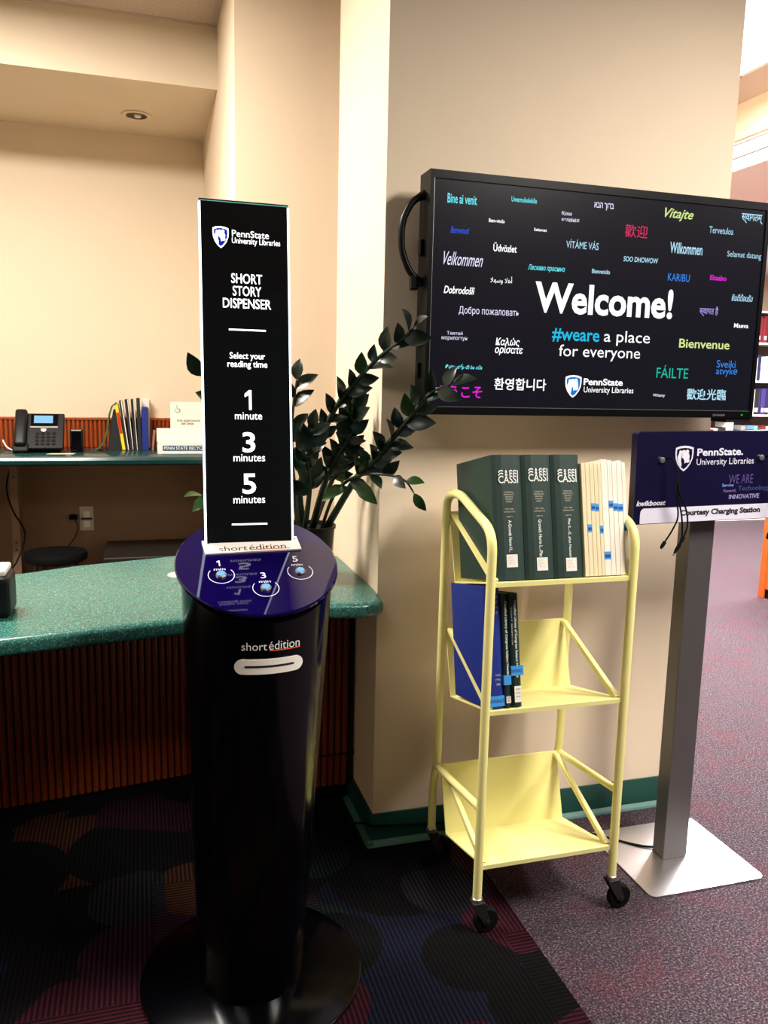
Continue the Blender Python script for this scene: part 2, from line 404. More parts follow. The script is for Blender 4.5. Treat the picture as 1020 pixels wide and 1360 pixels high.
def carpet_speckle():
    m = mat('speckled_carpet', (80, 66, 76), .95, spec=.1); t = m.node_tree; b = t.nodes['Principled BSDF']
    b.inputs['Sheen Weight'].default_value = .22; b.inputs['Sheen Roughness'].default_value = .35; b.inputs['Sheen Tint'].default_value = lin((235, 220, 235)); N = t.nodes.new; L = t.links.new
    tc = N('ShaderNodeTexCoord')
    n = N('ShaderNodeTexNoise'); n.inputs['Scale'].default_value = 170; n.inputs['Detail'].default_value = 4; n.inputs['Roughness'].default_value = .75
    n2 = N('ShaderNodeTexNoise'); n2.inputs['Scale'].default_value = 6; n2.inputs['Detail'].default_value = 5
    v = N('ShaderNodeTexVoronoi'); v.inputs['Scale'].default_value = 150
    for q in (n, n2, v): L(tc.outputs['Object'], q.inputs['Vector'])
    r = N('ShaderNodeValToRGB'); e = r.color_ramp.elements; e[0].position = .36; e[0].color = lin((14, 10, 14)); e[1].position = .66; e[1].color = lin((128, 112, 118))
    k = e.new(.5); k.color = lin((47, 37, 43)); L(n.outputs[0], r.inputs[0])
    sp = N('ShaderNodeSeparateColor'); L(v.outputs['Color'], sp.inputs[0])
    r2 = N('ShaderNodeValToRGB'); e = r2.color_ramp.elements; e[0].position = .47; e[0].color = (0, 0, 0, 1); e[1].position = .72; e[1].color = (.6, .6, .6, 1); L(n2.outputs[0], r2.inputs[0])
    mu = N('ShaderNodeMath'); mu.operation = 'MULTIPLY'; L(sp.outputs[0], mu.inputs[0]); L(r2.outputs[0], mu.inputs[1])
    mx = N('ShaderNodeMix'); mx.data_type = 'RGBA'; mx.inputs[7].default_value = lin((92, 30, 42)); L(mu.outputs[0], mx.inputs[0]); L(r.outputs[0], mx.inputs[6])
    r3 = N('ShaderNodeMath'); r3.operation = 'GREATER_THAN'; r3.inputs[1].default_value = .86; L(sp.outputs[1], r3.inputs[0])
    r4 = N('ShaderNodeMath'); r4.operation = 'MULTIPLY'; r4.inputs[1].default_value = .55; L(r3.outputs[0], r4.inputs[0])
    m2 = N('ShaderNodeMix'); m2.data_type = 'RGBA'; m2.inputs[7].default_value = lin((22, 24, 42)); L(r4.outputs[0], m2.inputs[0]); L(mx.outputs[2], m2.inputs[6])
    L(m2.outputs[2], b.inputs['Base Color'])
    bp = N('ShaderNodeBump'); bp.inputs['Strength'].default_value = .8; bp.inputs['Distance'].default_value = .004; L(n.outputs[0], bp.inputs['Height']); L(bp.outputs[0], b.inputs['Normal'])
    return m
def carpet_pattern():
    m = mat('patterned_carpet', (30, 20, 26), .95, spec=.1); t = m.node_tree; b = t.nodes['Principled BSDF']; N = t.nodes.new; L = t.links.new
    tc = N('ShaderNodeTexCoord')
    def cells(scale, rnd, off):
        mp = N('ShaderNodeMapping'); mp.inputs['Location'].default_value = (off, off*.7, 0); L(tc.outputs['Object'], mp.inputs[0])
        v = N('ShaderNodeTexVoronoi'); v.voronoi_dimensions = '2D'; v.inputs['Scale'].default_value = scale; v.inputs['Randomness'].default_value = rnd; L(mp.outputs[0], v.inputs['Vector']); return v
    PAL = [(0, (9, 7, 9)), (.14, (52, 14, 26)), (.3, (18, 20, 38)), (.44, (62, 34, 20)), (.58, (10, 9, 11)), (.7, (22, 34, 31)), (.80, (10, 8, 10)), (.88, (44, 16, 32)), (.95, (30, 29, 34))]
    def ramp(sock):
        r = N('ShaderNodeValToRGB'); r.color_ramp.interpolation = 'CONSTANT'; el = r.color_ramp.elements
        while len(el) > 1: el.remove(el[-1])
        el[0].position = 0; el[0].color = lin(PAL[0][1])
        for p, c in PAL[1:]: k = el.new(p); k.color = lin(c)
        L(sock, r.inputs[0]); return r.outputs[0]
    # square tiles, each with its own stripe direction and ground colour
    sv = N('ShaderNodeVectorMath'); sv.operation = 'SCALE'; sv.inputs['Scale'].default_value = 1/.46; L(tc.outputs['Object'], sv.inputs[0])
    fl = N('ShaderNodeVectorMath'); fl.operation = 'FLOOR'; L(sv.outputs[0], fl.inputs[0])
    wn = N('ShaderNodeTexWhiteNoise'); wn.noise_dimensions = '2D'; L(fl.outputs[0], wn.inputs['Vector'])
    base = ramp(wn.outputs['Value'])
    last = base; stripe_sel = wn.outputs['Value']
    for sc, rn, of, rad in ((2.6, .7, 3.3, .52), (3.4, .8, 9.1, .44)):
        v = cells(sc, rn, of); sp = N('ShaderNodeSeparateColor'); L(v.outputs['Color'], sp.inputs[0])
        lt = N('ShaderNodeMath'); lt.operation = 'LESS_THAN'; lt.inputs[1].default_value = rad; L(v.outputs['Distance'], lt.inputs[0])
        mx = N('ShaderNodeMix'); mx.data_type = 'RGBA'; L(lt.outputs[0], mx.inputs[0]); L(last, mx.inputs[6]); L(ramp(sp.outputs[0]), mx.inputs[7]); last = mx.outputs[2]
        sp2 = sp.outputs[1]
    xyz = N('ShaderNodeSeparateXYZ'); L(tc.outputs['Object'], xyz.inputs[0])
    gt = N('ShaderNodeMath'); gt.operation = 'GREATER_THAN'; gt.inputs[1].default_value = .55; L(stripe_sel, gt.inputs[0])
    mf = N('ShaderNodeMix'); mf.data_type = 'FLOAT'; L(gt.outputs[0], mf.inputs[0]); L(xyz.outputs[0], mf.inputs[2]); L(xyz.outputs[1], mf.inputs[3])
    fr = N('ShaderNodeMath'); fr.operation = 'MULTIPLY'; fr.inputs[1].default_value = 2*math.pi/.0125; L(mf.outputs[0], fr.inputs[0])
    si = N('ShaderNodeMath'); si.operation = 'SINE'; L(fr.outputs[0], si.inputs[0])
    mr = N('ShaderNodeMapRange'); mr.inputs[1].default_value = -.2; mr.inputs[2].default_value = .9; mr.inputs[3].default_value = .25; mr.inputs[4].default_value = 1.25; L(si.outputs[0], mr.inputs[0])
    nz = N('ShaderNodeTexNoise'); nz.inputs['Scale'].default_value = 260; nz.inputs['Detail'].default_value = 3; L(tc.outputs['Object'], nz.inputs['Vector'])
    mu = N('ShaderNodeMath'); mu.operation = 'MULTIPLY'; L(mr.outputs[0], mu.inputs[0]); 
    nr = N('ShaderNodeMapRange'); nr.inputs[1].default_value = .3; nr.inputs[2].default_value = .7; nr.inputs[3].default_value = .5; nr.inputs[4].default_value = 1.3; L(nz.outputs[0], nr.inputs[0]); L(nr.outputs[0], mu.inputs[1])
    vm = N('ShaderNodeVectorMath'); vm.operation = 'SCALE'; L(last, vm.inputs[0]); L(mu.outputs[0], vm.inputs['Scale']); L(vm.outputs[0], b.inputs['Base Color'])
    bp = N('ShaderNodeBump'); bp.inputs['Strength'].default_value = .5; bp.inputs['Distance'].default_value = .003; L(mu.outputs[0], bp.inputs['Height']); L(bp.outputs[0], b.inputs['Normal'])
    return m
M['carpetR'] = carpet_speckle(); M['carpetL'] = carpet_pattern()

# ------------------------------------------------------------------ the room
def struct(name, bm, m, org=None, smooth=False): return tag(obj(name, bm, m, None, smooth, org), kind='structure')
struct('floor', B((-3, -2, -.08), (.99, 5, 0)), M['carpetL'], (0, 0, 0))
fr = struct('floor', B((.99, -2, -.08), (9, 9, 0)), M['carpetR'], (0, 0, 0))
struct('floor', B((-3, 5, -.08), (.99, 9, 0)), M['carpetR'], (0, 0, 0))
# pillar with the display
PX0, PX1, PY0, PY1, CZ = .69, 1.86, 2.351, 2.954, 3.03
struct('wall_pillar', B((PX0, PY0, 0), (PX1, PY1, CZ)), M['wall'])
struct('baseboard_pillar', B((PX0-.006, PY0-.006, 0), (PX1+.006, PY1+.006, .107)), M['teal'])
struct('baseboard_pillar_toe', prism(bmesh.new(), [(0, 0), (-.022, 0), (-.018, .006), (-.0065, .016), (0, .016)], PX1-PX0+.03, (PX0-.015, PY0, 0), (0, 1, 0), (0, 0, 1), (1, 0, 0)), M['tealtoe'])
struct('baseboard_pillar_toe', prism(bmesh.new(), [(0, 0), (-.022, 0), (-.018, .006), (-.0065, .016), (0, .016)], PY1-PY0+.02, (PX0, PY0-.02, 0), (1, 0, 0), (0, 0, 1), (0, 1, 0)), M['tealtoe'])
# second column and the alcove behind the desk
struct('wall_middle', B((.362, 3.27, 0), (1.75, 4.96, CZ)), M['wall'])
struct('wall_back', B((-3, 4.8, 0), (.362, 4.96, CZ)), M['wall'])
struct('wall_left', B((-3.1, -.5, 0), (-3, 4.96, CZ)), M['wall'])
struct('wall_soffit', B((-3, 3.96, 2.77), (.362, 4.8, CZ)), M['wall'])
struct('wall_back_shade', B((-3, 4.794, 0), (.362, 4.8, 1.052)), M['tan'])  # darker sheet: the shade under the ledge put into the wall colour
# ceilings
slab = struct('ceiling', B((-3, -2, CZ+.02), (3.22, 5, CZ+.12)), M['grid'], (0, 0, CZ))
struct('ceiling', B((3.22, -2, CZ+.02), (9, 2.2, CZ+.12)), M['grid'], (5, 0, CZ))
struct('ceiling_right', B((3.22, 2.2, 2.86), (9, 9, 2.96)), M['ceil_bright'], (5, 5, 2.86))
struct('wall_drop', B((3.2, 2.2, 2.86), (3.22, 9, CZ+.02)), M['wall'])
struct('ceiling_back', B((1.75, 5, CZ), (3.22, 9, CZ+.1)), M['ceil_bright'], (2, 6, CZ))
struct('wall_far', B((1.75, 8.6, 0), (9, 8.7, CZ)), M['wall'])
struct('wall_right', B((9, 2.2, 0), (9.1, 8.7, 2.96)), M['wall'])
# ceiling tiles on their grid, over the desk and right of the pillar
tile = mesh_of(B((-.293, -.293, 0), (.293, .293, .018), .004, seg=1), 'ceiling_tile'); tile.materials.append(M['ceil'])
tx = [(.062-.6*i, 3.96-.3-.6*j) for i in range(4) for j in range(3)] + [(2.18-.0+.6*i-.2+.003, 3.34+.6*j) for i in range(2) for j in range(3)]
for x, y in tx:
    if abs(x-TROFFERS[0][0]) < .85 and abs(y-TROFFERS[0][1]) < .5: continue
    if abs(x-TROFFERS[3][0]) < .5 and abs(y-TROFFERS[3][1]) < .85: continue
    if x > 1.7 or x < .36: repeat('ceiling_tile', tile, M['ceil'], slab, (x, y, CZ+.001))
bar = mesh_of(B((-.012, -3, 0), (.012, 3, .012)), 'ceiling_bar'); barx = mesh_of(B((-3, -.012, 0), (3, .012, .012)), 'ceiling_bar_cross')
for x in (.35, -.238, -.838, -1.438): repeat('ceiling_bar', bar, M['grid'], slab, (x, .97, CZ-.001))
for x in (1.68, 2.28, 2.88, ): repeat('ceiling_bar', bar, M['grid'], slab, (x, 1.9, CZ-.001))
for y in (3.948, 3.36, 2.76): repeat('ceiling_bar', barx, M['grid'], slab, (-2.64, y, CZ-.0015))

def troffer(x, y, z, sx, sy, watts, col, spread, lab, cells=3):
    t = thing('ceiling_light', lab, 'light', (x, y, z), None)
    bm = bmesh.new()
    for a, b in (((-sx/2, -sy/2), (sx/2, -sy/2+.02)), ((-sx/2, sy/2-.02), (sx/2, sy/2)), ((-sx/2, -sy/2), (-sx/2+.02, sy/2)), ((sx/2-.02, -sy/2), (sx/2, sy/2))):
        box(bm, (x+a[0], y+a[1], z-.012), (x+b[0], y+b[1], z+.012))
    obj('frame', bm, M['shelfw'], t)
    obj('diffuser', B((x-sx/2+.02, y-sy/2+.02, z-.004), (x+sx/2-.02, y+sy/2-.02, z+.004)), M['tube_lit'], t)
    area('troffer_light', (x, y, z-.016), sx-.05, sy-.05, watts, col, spread)
    return t
TL = ['warm recessed ceiling light over the service desk', 'warm ceiling light above the left side of the patterned carpet', 'ceiling light above the yellow book cart', 'overexposed white ceiling light just right of the pillar top', 'ceiling light above the speckled carpet at the far right', 'added unseen fill light brightening the lower ceiling before the far bookcase']
for a, lab in zip(TROFFERS, TL): troffer(*a, lab)
t = troffer(*STRIP, 'long white twin strip light in the lower ceiling at right')
obj('divider', B((STRIP[0]-.006, STRIP[1]-1.58, 2.85), (STRIP[0]+.006, STRIP[1]+1.58, 2.858)), M['grey'], t)
# recessed downlight in the soffit
t = thing('recessed_downlight', 'small round recessed downlight in the soffit above the phone', 'light', (.013, 4.456, 2.77))
bm = bmesh.new(); n = 24; pr = [(.070, -.004), (.074, 0), (.056, 0), (.052, -.004)]
rg = [[bm.verts.new((.013+r_*math.cos(2*math.pi*k/n), 4.456+r_*math.sin(2*math.pi*k/n), 2.768+z_)) for k in range(n)] for r_, z_ in pr]
for i in range(4):
    for k in range(n): bm.faces.new((rg[i][k], rg[i][(k+1) % n], rg[(i+1) % 4][(k+1) % n], rg[(i+1) % 4][k]))
obj('trim_ring', bm, M['wall'], t, True)
obj('reflector', lathe(bmesh.new(), [(.050, -.0015), (.03, -.0022), (.012, -.001)], (.013, 4.456, 2.768), 24), M['castermetal'], t, True)
obj('bulb', lathe(bmesh.new(), [(.004, -.012), (.016, -.008), (.018, 0)], (.018, 4.45, 2.766), 16), M['white'], t, True)

# ------------------------------------------------------------------ front service counter
TZ = .845
front = [(-1.9, 1.80), (-1.2, 1.935), (-.338, 2.09), (.1, 2.178), (.35, 2.232), (.48, 2.246), (.61, 2.228), (.66, 2.236), (.683, 2.262), (.688, 2.30), (.688, 2.895), (.40, 2.955), (.115, 3.0), (-.226, 2.893), (-.423, 2.79), (-1.9, 2.35)]
bm = bmesh.new(); prism(bm, front, -.048, (0, 0, TZ), (1, 0, 0), (0, 1, 0), (0, 0, 1))
bmesh.ops.recalc_face_normals(bm, faces=bm.faces[:])
es = [e for e in bm.edges if abs(e.verts[0].co.z-e.verts[1].co.z) < 1e-6 and all(v.co.y < 2.31 for v in e.verts)]
bmesh.ops.bevel(bm, geom=es, offset=.019, segments=5, affect='EDGES', profile=.5)
ct = tag(obj('countertop', bm, M['lam'], None, True), 'speckled green laminate countertop with a rounded front edge beside the kiosk', 'countertop')
base = thing('service_counter', 'service counter base with vertical reddish wooden slats under the front countertop', 'counter', (-.3, 2.75, 0))
slat = bmesh.new(); pts = [(-.0105, 0)]+[(-.0105*math.cos(math.pi*k/6), -.011*math.sin(math.pi*k/6)) for k in range(1, 6)]+[(.0105, 0)]
prism(slat, pts, .700, (0, 0, 0), (1, 0, 0), (0, 1, 0), (0, 0, 1)); slatm = mesh_of(slat, 'slat')
slat = prism(bmesh.new(), pts, .732, (0, 0, 0), (1, 0, 0), (0, 1, 0), (0, 0, 1)); slatlong = mesh_of(slat, 'slat')
La, Lb = Vector((-1.7, 2.569, 0)), Vector((.43, 2.910, 0))
d = (Lb-La).normalized(); nn = Vector((-d.y, d.x, 0))
def slatrow(A, Bp, z0, slatm=slatm):
    d = (Bp-A); L = d.length; d.normalize(); n = int(L/.0235); ang = math.atan2(d.y, d.x)
    for i in range(n):
        o = repeat('slat', slatm, M['slat'], base, A+d*(i+.5)*.0235+Vector((0, 0, z0))); o.rotation_euler.z = ang
slatrow(La, Lb, .064, slatlong)
obj('backing_panel', prism(bmesh.new(), [(-1.75, 2.561), (.43, 2.910), (.43, 2.922), (-1.75, 2.573)], .737, (0, 0, .06), (1, 0, 0), (0, 1, 0), (0, 0, 1)), M['groove'], base)
obj('toe_kick', prism(bmesh.new(), [(-1.75, 2.573), (.43, 2.922), (.43, 2.935), (-1.75, 2.586)], .062, (0, 0, 0), (1, 0, 0), (0, 1, 0), (0, 0, 1)), M['blackm'], base)
slatrow(Vector((.43, 2.598, 0)), Vector((.688, 2.598, 0)), .095)
obj('side_panel', B((.428, 2.60, 0), (.44, 2.905, .795)), M['groove'], base)
obj('backing_panel', B((.43, 2.60, .09), (.686, 2.63, .795)), M['groove'], base)
obj('seam', B((.43, 2.5865, .205), (.686, 2.60, .211)), M['groove'], base)
obj('toe_kick', B((.43, 2.66, 0), (.686, 2.68, .09)), M['blackm'], base)

# ------------------------------------------------------------------ back counter with its wall panelling
bm = bmesh.new(); prism(bm, [(4.80, 1.10), (4.24, 1.10), (4.225, 1.094), (4.218, 1.08), (4.222, 1.062), (4.24, 1.052), (4.80, 1.052)], 2.96, (-2.6, 0, 0), (0, 1, 0), (0, 0, 1), (1, 0, 0))
tag(obj('countertop', bm, M['ledge'], None, True), 'narrow dark green laminate ledge on the back wall under the phone', 'countertop')
bk = thing('wall_panelling', 'strip of reddish vertical wooden slats on the back wall behind the phone', 'panelling', (-1.1, 4.79, 1.1))
obj('backing_panel', B((-2.6, 4.785, 1.102), (.36, 4.798, 1.25)), M['groove'], bk)
bm = bmesh.new()
for i in range(130):
    x = -2.59+i*.0227
    prism(bm, [(x, 4.785), (x+.004, 4.777), (x+.010, 4.774), (x+.016, 4.777), (x+.020, 4.785)], .148, (0, 0, 1.102), (1, 0, 0), (0, 1, 0), (0, 0, 1))
s = obj('slats', bm, M['slatback'], bk); s['kind'] = 'stuff'
obj('top_rail', B((-2.6, 4.772, 1.25), (.36, 4.798, 1.266), .003), M['slatback'], bk)
# ------------------------------------------------------------------ story dispenser kiosk
KC = Vector((.240, 1.868, 0))
k = thing('story_dispenser_kiosk', 'tall glossy black cylindrical kiosk with a tilted navy top and a lit sign', 'kiosk', KC)
obj('base_plate', lathe(bmesh.new(), [(.272, 0), (.275, .002), (.275, .009), (.271, .012)], KC, 64), M['black'], k, True)
T25 = R(25); DC = Vector((.254, 1.868, 1.058)); DV = Vector((0, math.cos(T25), math.sin(T25))); DN = Vector((0, -math.sin(T25), math.cos(T25))); DX = Vector((1, 0, 0))
bm = bmesh.new(); n = 64; rings = []
for f in [i/14 for i in range(15)]:
    ring = []
    for q in range(n):
        a = 2*math.pi*q/n; z1 = .2
        rr = .128+.048*(.02+f*.96); cxk = .236+.018*f
        x = cxk+rr*math.cos(a); y = KC.y+rr*math.sin(a)
        top = DC.z-.012+(y-DC.y)*math.tan(T25)
        z = .012+(top-.012)*f
        ring.append(bm.verts.new((x, y, z)))
    rings.append(ring)
for i in range(14):
    for q in range(n): bm.faces.new((rings[i][q], rings[i][(q+1) % n], rings[i+1][(q+1) % n], rings[i+1][q]))
bm.faces.new(rings[-1]); obj('body', bm, M['black'], k, True)
def body_pt(x, z):
    """point on the body's front for a given x offset and height"""
    f = 0
    for _ in range(6):
        rr = .128+.048*(.02+f*.96); cxk = .236+.018*f; s = max(min((x-cxk)/rr, .98), -.98); y = KC.y-rr*math.sqrt(1-s*s)
        top = DC.z-.012+(y-DC.y)*math.tan(T25); f = (z-.012)/(top-.012)
    return Vector((x, y, z))
obj('control_top', lathe(bmesh.new(), [(.186, -.006), (.1885, -.003), (.1885, .003), (.186, .006)], DC, 72, DN), M['navy'], k, True)
def dp(u, v, h=0): return DC+DX*u+DV*v+DN*(.0065+h)
for u, v, num, (tu, tv) in ((-.0875, -.0435, '1', (-.0905, -.003)), (.0065, -.097, '3', (.006, -.055)), (.0935, -.0425, '5', (.089, .002))):
    pts = [dp(u+.030*math.cos(a), v+.030*math.sin(a), .0) for a in [R(142+256*i/40) for i in range(41)]]
    bm = bmesh.new()
    o_ = [bm.verts.new(p) for p in pts]; i_ = [bm.verts.new(dp(u+.0285*math.cos(a), v+.0285*math.sin(a), 0)) for a in [R(142+256*i/40) for i in range(41)]]
    for i in range(40): bm.faces.new((o_[i], o_[i+1], i_[i+1], i_[i]))
    bt = obj('button', lathe(bmesh.new(), [(.0125, -.001), (.0125, .003), (.010, .0055), (.004, .006)], dp(u, v), 8, DN), M['silver'], k, False)
    bt['label'] = f'small round metal button with a blue light in the ring marked {num}'
    obj('button_light', lathe(bmesh.new(), [(.0088, .0056), (.0080, .0068), (.003, .0074)], dp(u, v), 8, DN), M['ledblue'], bt)
    obj('ring', bm, M['wprint'], k)
    lettering(num, dp(tu, tv+.004), .0075 if num == '1' else .0125, .021, DX, DV, M['wprint'], k)
    lettering('min', dp(tu+.001, tv-.0185), .026, .0085, DX, DV, M['wprint'], k)
# bracket strip that carries the sign
bm = bmesh.new(); prism(bm, [(-.117, .034), (.1105, .0405), (.106, .092), (-.1225, .085)], .004, DC+DN*.0065, DX, DV, DN)
br = obj('sign_bracket', bm, M['white'], k)
U_, V_ = Vector((.2275, .0065*math.cos(T25), .0065*math.sin(T25))).normalized(), DV
lettering('short', dp(-.0515, .0505, .0043), .067, .019, U_, V_, M['ink'], br)
lettering('édition', dp(.030, .0530, .0043), .088, .021, U_, V_, M['ink'], br, bold=0)
obj('underline', prism(bmesh.new(), [(-.010, .0425), (.082, .0445), (.082, .0465), (-.010, .0445)], .0002, DC+DN*.0107, DX, DV, DN), M['orange'], br)
obj('bolt', lathe(bmesh.new(), [(.003, 0), (.003, .002)], dp(-.108, .075, .004), 10, DN), M['castermetal'], br)
obj('bolt', lathe(bmesh.new(), [(.003, 0), (.003, .002)], dp(.098, .082, .004), 10, DN), M['castermetal'], br)
# lit sign pane
SB = Vector((0, 1.93, 1.087)); SD = (Vector((0, 2.02, 1.896))-SB).normalized(); SN = Vector((0, -SD.z, SD.y)); SL = .814; SX0, SX1 = .139, .3505
def sp(x, s, h=0): return Vector((x, 0, 0))+Vector((0, SB.y, SB.z))+SD*s+SN*h
def sbox(x0, x1, s0, s1, h0, h1, m, name, par):
    bm = bmesh.new(); prism(bm, [(x0, s0), (x1, s0), (x1, s1), (x0, s1)], h1-h0, sp(0, 0, h0), DX, SD, SN); return obj(name, bm, m, par)
pane = sbox(SX0+.004, SX1-.004, .0, SL-.002, -.012, 0, M['signpane'], 'sign_pane', k)
for x0, x1 in ((SX0, SX0+.0042), (SX1-.0042, SX1)): sbox(x0, x1, .002, SL-.004, -.013, .001, M['edgeglow'], 'lit_edge', pane)
sbox(SX0+.002, SX1-.002, SL-.0022, SL-.0005, -.002, .001, M['edgetop'], 'lit_edge', pane)
sbox(SX0+.001, SX1-.001, SL-.0005, SL+.003, -.014, .0, M['blackm'], 'top_cap', pane)
for s, x, v, w_, h_, *b_ in SIGN_WORDS:
    if s == 'shield': crest(sp(x, v, .0006), w_*.95, h_, DX, SD, M['signglow'], M['signblue'], M['signglow'], pane)
    elif s == 'LINE': sbox(x-w_/2, x+w_/2, v-.0018, v+.0018, .0002, .0008, M['signglow'], 'printed_line', pane)
    else: lettering(s, sp(x, v, .0008), w_, h_, DX, SD, M['signglow'], pane, bold=0 if h_ < .018 else b_[0]*.6)
# front: paper slot and maker's lettering
def bend(x0, z0, off): return lambda u, q: (lambda p: p+(p-Vector((.25, KC.y, p.z))).normalized()*off)(body_pt(x0+u, z0+q))
def patch(poly_w, poly_h, r, x0, z0, off, m, name, par, slope=0):
    pts = rrect(poly_w, poly_h, r, 5); bm = bmesh.new(); cols = []
    xs = [-poly_w/2*math.cos(math.pi*i/36) for i in range(37)]
    for x in xs:
        e = max(0, abs(x)-(poly_w/2-r)); hh = poly_h/2-r+math.sqrt(max(r*r-e*e, 0))
        hh = max(hh, .0004); f = bend(x0, z0, off); g = bend(x0, z0, .0005)
        cols.append((bm.verts.new(f(x, -hh)), bm.verts.new(f(x, hh)), bm.verts.new(g(x, -hh)), bm.verts.new(g(x, hh))))
    for a, b in zip(cols, cols[1:]):
        bm.faces.new((a[0], b[0], b[1], a[1])); bm.faces.new((a[2], b[2], b[0], a[0])); bm.faces.new((a[1], b[1], b[3], a[3]))
    bm.faces.new((cols[0][0], cols[0][1], cols[0][3], cols[0][2])); bm.faces.new((cols[-1][0], cols[-1][1], cols[-1][3], cols[-1][2]))
    return obj(name, bm, m, par)
sl = patch(.148, .034, .0165, .257, .868, .004, M['white'], 'paper_slot', k)
patch(.107, .0045, .002, .257, .869, .0046, M['slotdark'], 'slot_opening', sl)
lettering('short', (0, 0, 0), .054, .018, DX, DX, M['wprint'], k, warp=lambda u, q: bend(.224, .914, .0008)(u, q))
lettering('édition', (0, 0, 0), .070, .020, DX, DX, M['wprint'], k, warp=lambda u, q: bend(.290, .915, .0008)(u, q))
patch(.070, .0022, .001, .291, .9035, .0012, M['orange'], 'underline', k)
# power cord of the kiosk
bm = bmesh.new(); tube(bm, smoothpath([(.0, 2.985, .004), (.02, 2.93, .006), (.06, 2.85, .006), (.144, 2.79, .006), (.22, 2.66, .006), (.25, 2.4, .006), (.245, 2.13, .006)]), .004, 8)
tag(obj('power_cord', bm, M['rubber'], None, True), 'black cord on the carpet between the kiosk and the slatted counter', 'cord')
bm = bmesh.new(); tube(bm, smoothpath([(.36, 2.11, .006), (.50, 2.33, .006), (.60, 2.46, .010), (.672, 2.40, .05), (.680, 2.340, .072), (.74, 2.338, .066), (.86, 2.335, .055), (1.0, 2.333, .045), (1.2, 2.31, .02), (1.38, 2.25, .006), (1.52, 2.12, .0095), (1.57, 2.09, .0115)]), .0035, 8)
tag(obj('power_cord', bm, M['rubber'], None, True), 'thin black cord along the green baseboard behind the yellow cart', 'cord')

# ------------------------------------------------------------------ wall display
t = thing('wall_display', 'large black wall display showing Welcome in many languages', 'display', (1.34, 2.30, 1.39))
TX0, TX1, TZ0, TZ1, TY = .771, 1.897, 1.399, 2.064, 2.2
bm = bmesh.new(); sx0, sx1, sz0, sz1 = .783, 1.883, 1.421, 2.042
fr_ = [(TX0, TZ0), (TX1, TZ0), (TX1, TZ1), (TX0, TZ1)]; inn = [(sx0, sz0), (sx1, sz0), (sx1, sz1), (sx0, sz1)]
A = [bm.verts.new((x, TY, z)) for x, z in fr_]; I = [bm.verts.new((x, TY, z)) for x, z in inn]; J = [bm.verts.new((x, TY+.006, z)) for x, z in inn]
Bk = [bm.verts.new((x, TY+.085, z)) for x, z in fr_]
for i in range(4):
    j = (i+1) % 4; bm.faces.new((A[i], A[j], I[j], I[i])); bm.faces.new((I[i], I[j], J[j], J[i])); bm.faces.new((A[i], A[j], Bk[j], Bk[i]))
bm.faces.new(Bk)
case = obj('housing', bm, M['tvcase'], t)
obj('rear_housing', B((TX0+.12, 2.285, TZ0+.1), (TX1-.12, 2.33, TZ1-.1), .01), M['blackm'], t)
obj('wall_mount', B((1.1, 2.33, 1.55), (1.6, 2.3505, 1.9)), M['castermetal'], t)
scr = obj('screen', B((sx0, TY+.004, sz0), (sx1, TY+.012, sz1)), M['screen'], t)
obj('bezel_edge', B((sx0, TY+.0015, sz0-.0016), (sx1, TY+.004, sz0+.0012)), M['silver'], t)
obj('bezel_edge', B((sx0-.001, TY+.0015, sz0), (sx0+.0016, TY+.004, sz1)), M['silver'], t)
XA, ZA = Vector((1, 0, 0)), Vector((0, 0, 1))
for s, x, z, w_, h_, c, sh, bo in TV_WORDS:
    lettering(s, (x, TY+.0034, z), w_, h_, XA, ZA, E_[c], scr, bold=bo, shear=sh)
crest((1.244, TY+.0034, 1.4873), .058, .0667, XA, ZA, E_['w'], M['tvblue'], E_['w'], scr)
lettering('SHARP', (1.7675, TY-.0006, 1.408), .046, .0062, XA, ZA, M['grey'], case)
obj('power_light', B((1.852, TY-.001, 1.4075), (1.858, TY+.0005, 1.4115)), M['led'], t)
obj('control_box', B((1.80, TY+.004, TZ0-.014), (1.897, TY+.08, TZ0), .003), M['blackm'], t)
hp = rounded([(.772, 2.245, 2.005), (.735, 2.245, 1.985), (.706, 2.245, 1.93), (.706, 2.245, 1.85), (.735, 2.245, 1.79), (.772, 2.245, 1.765)], .04)
bm = bmesh.new(); tube(bm, hp, [.015]+[.010]*(len(hp)-2)+[.015], 10); obj('handle', bm, M['tvcase'], t, True)
obj('handle_boss', B((.735, 2.235, 1.745), (.757, 2.258, 1.785), .004), M['tvcase'], t)
obj('latch', B((.760, 2.24, 1.84), (.772, 2.26, 1.885), .003), M['tvcase'], t)
obj('port_knob', lathe(bmesh.new(), [(.010, 0), (.012, .004), (.012, .010), (.008, .014)], (.7715, 2.25, 1.60), 12, (-1, 0, 0)), M['tvcase'], t, True)
obj('port_knob', B((.762, 2.24, 1.50), (.7715, 2.262, 1.545), .003), M['tvcase'], t)

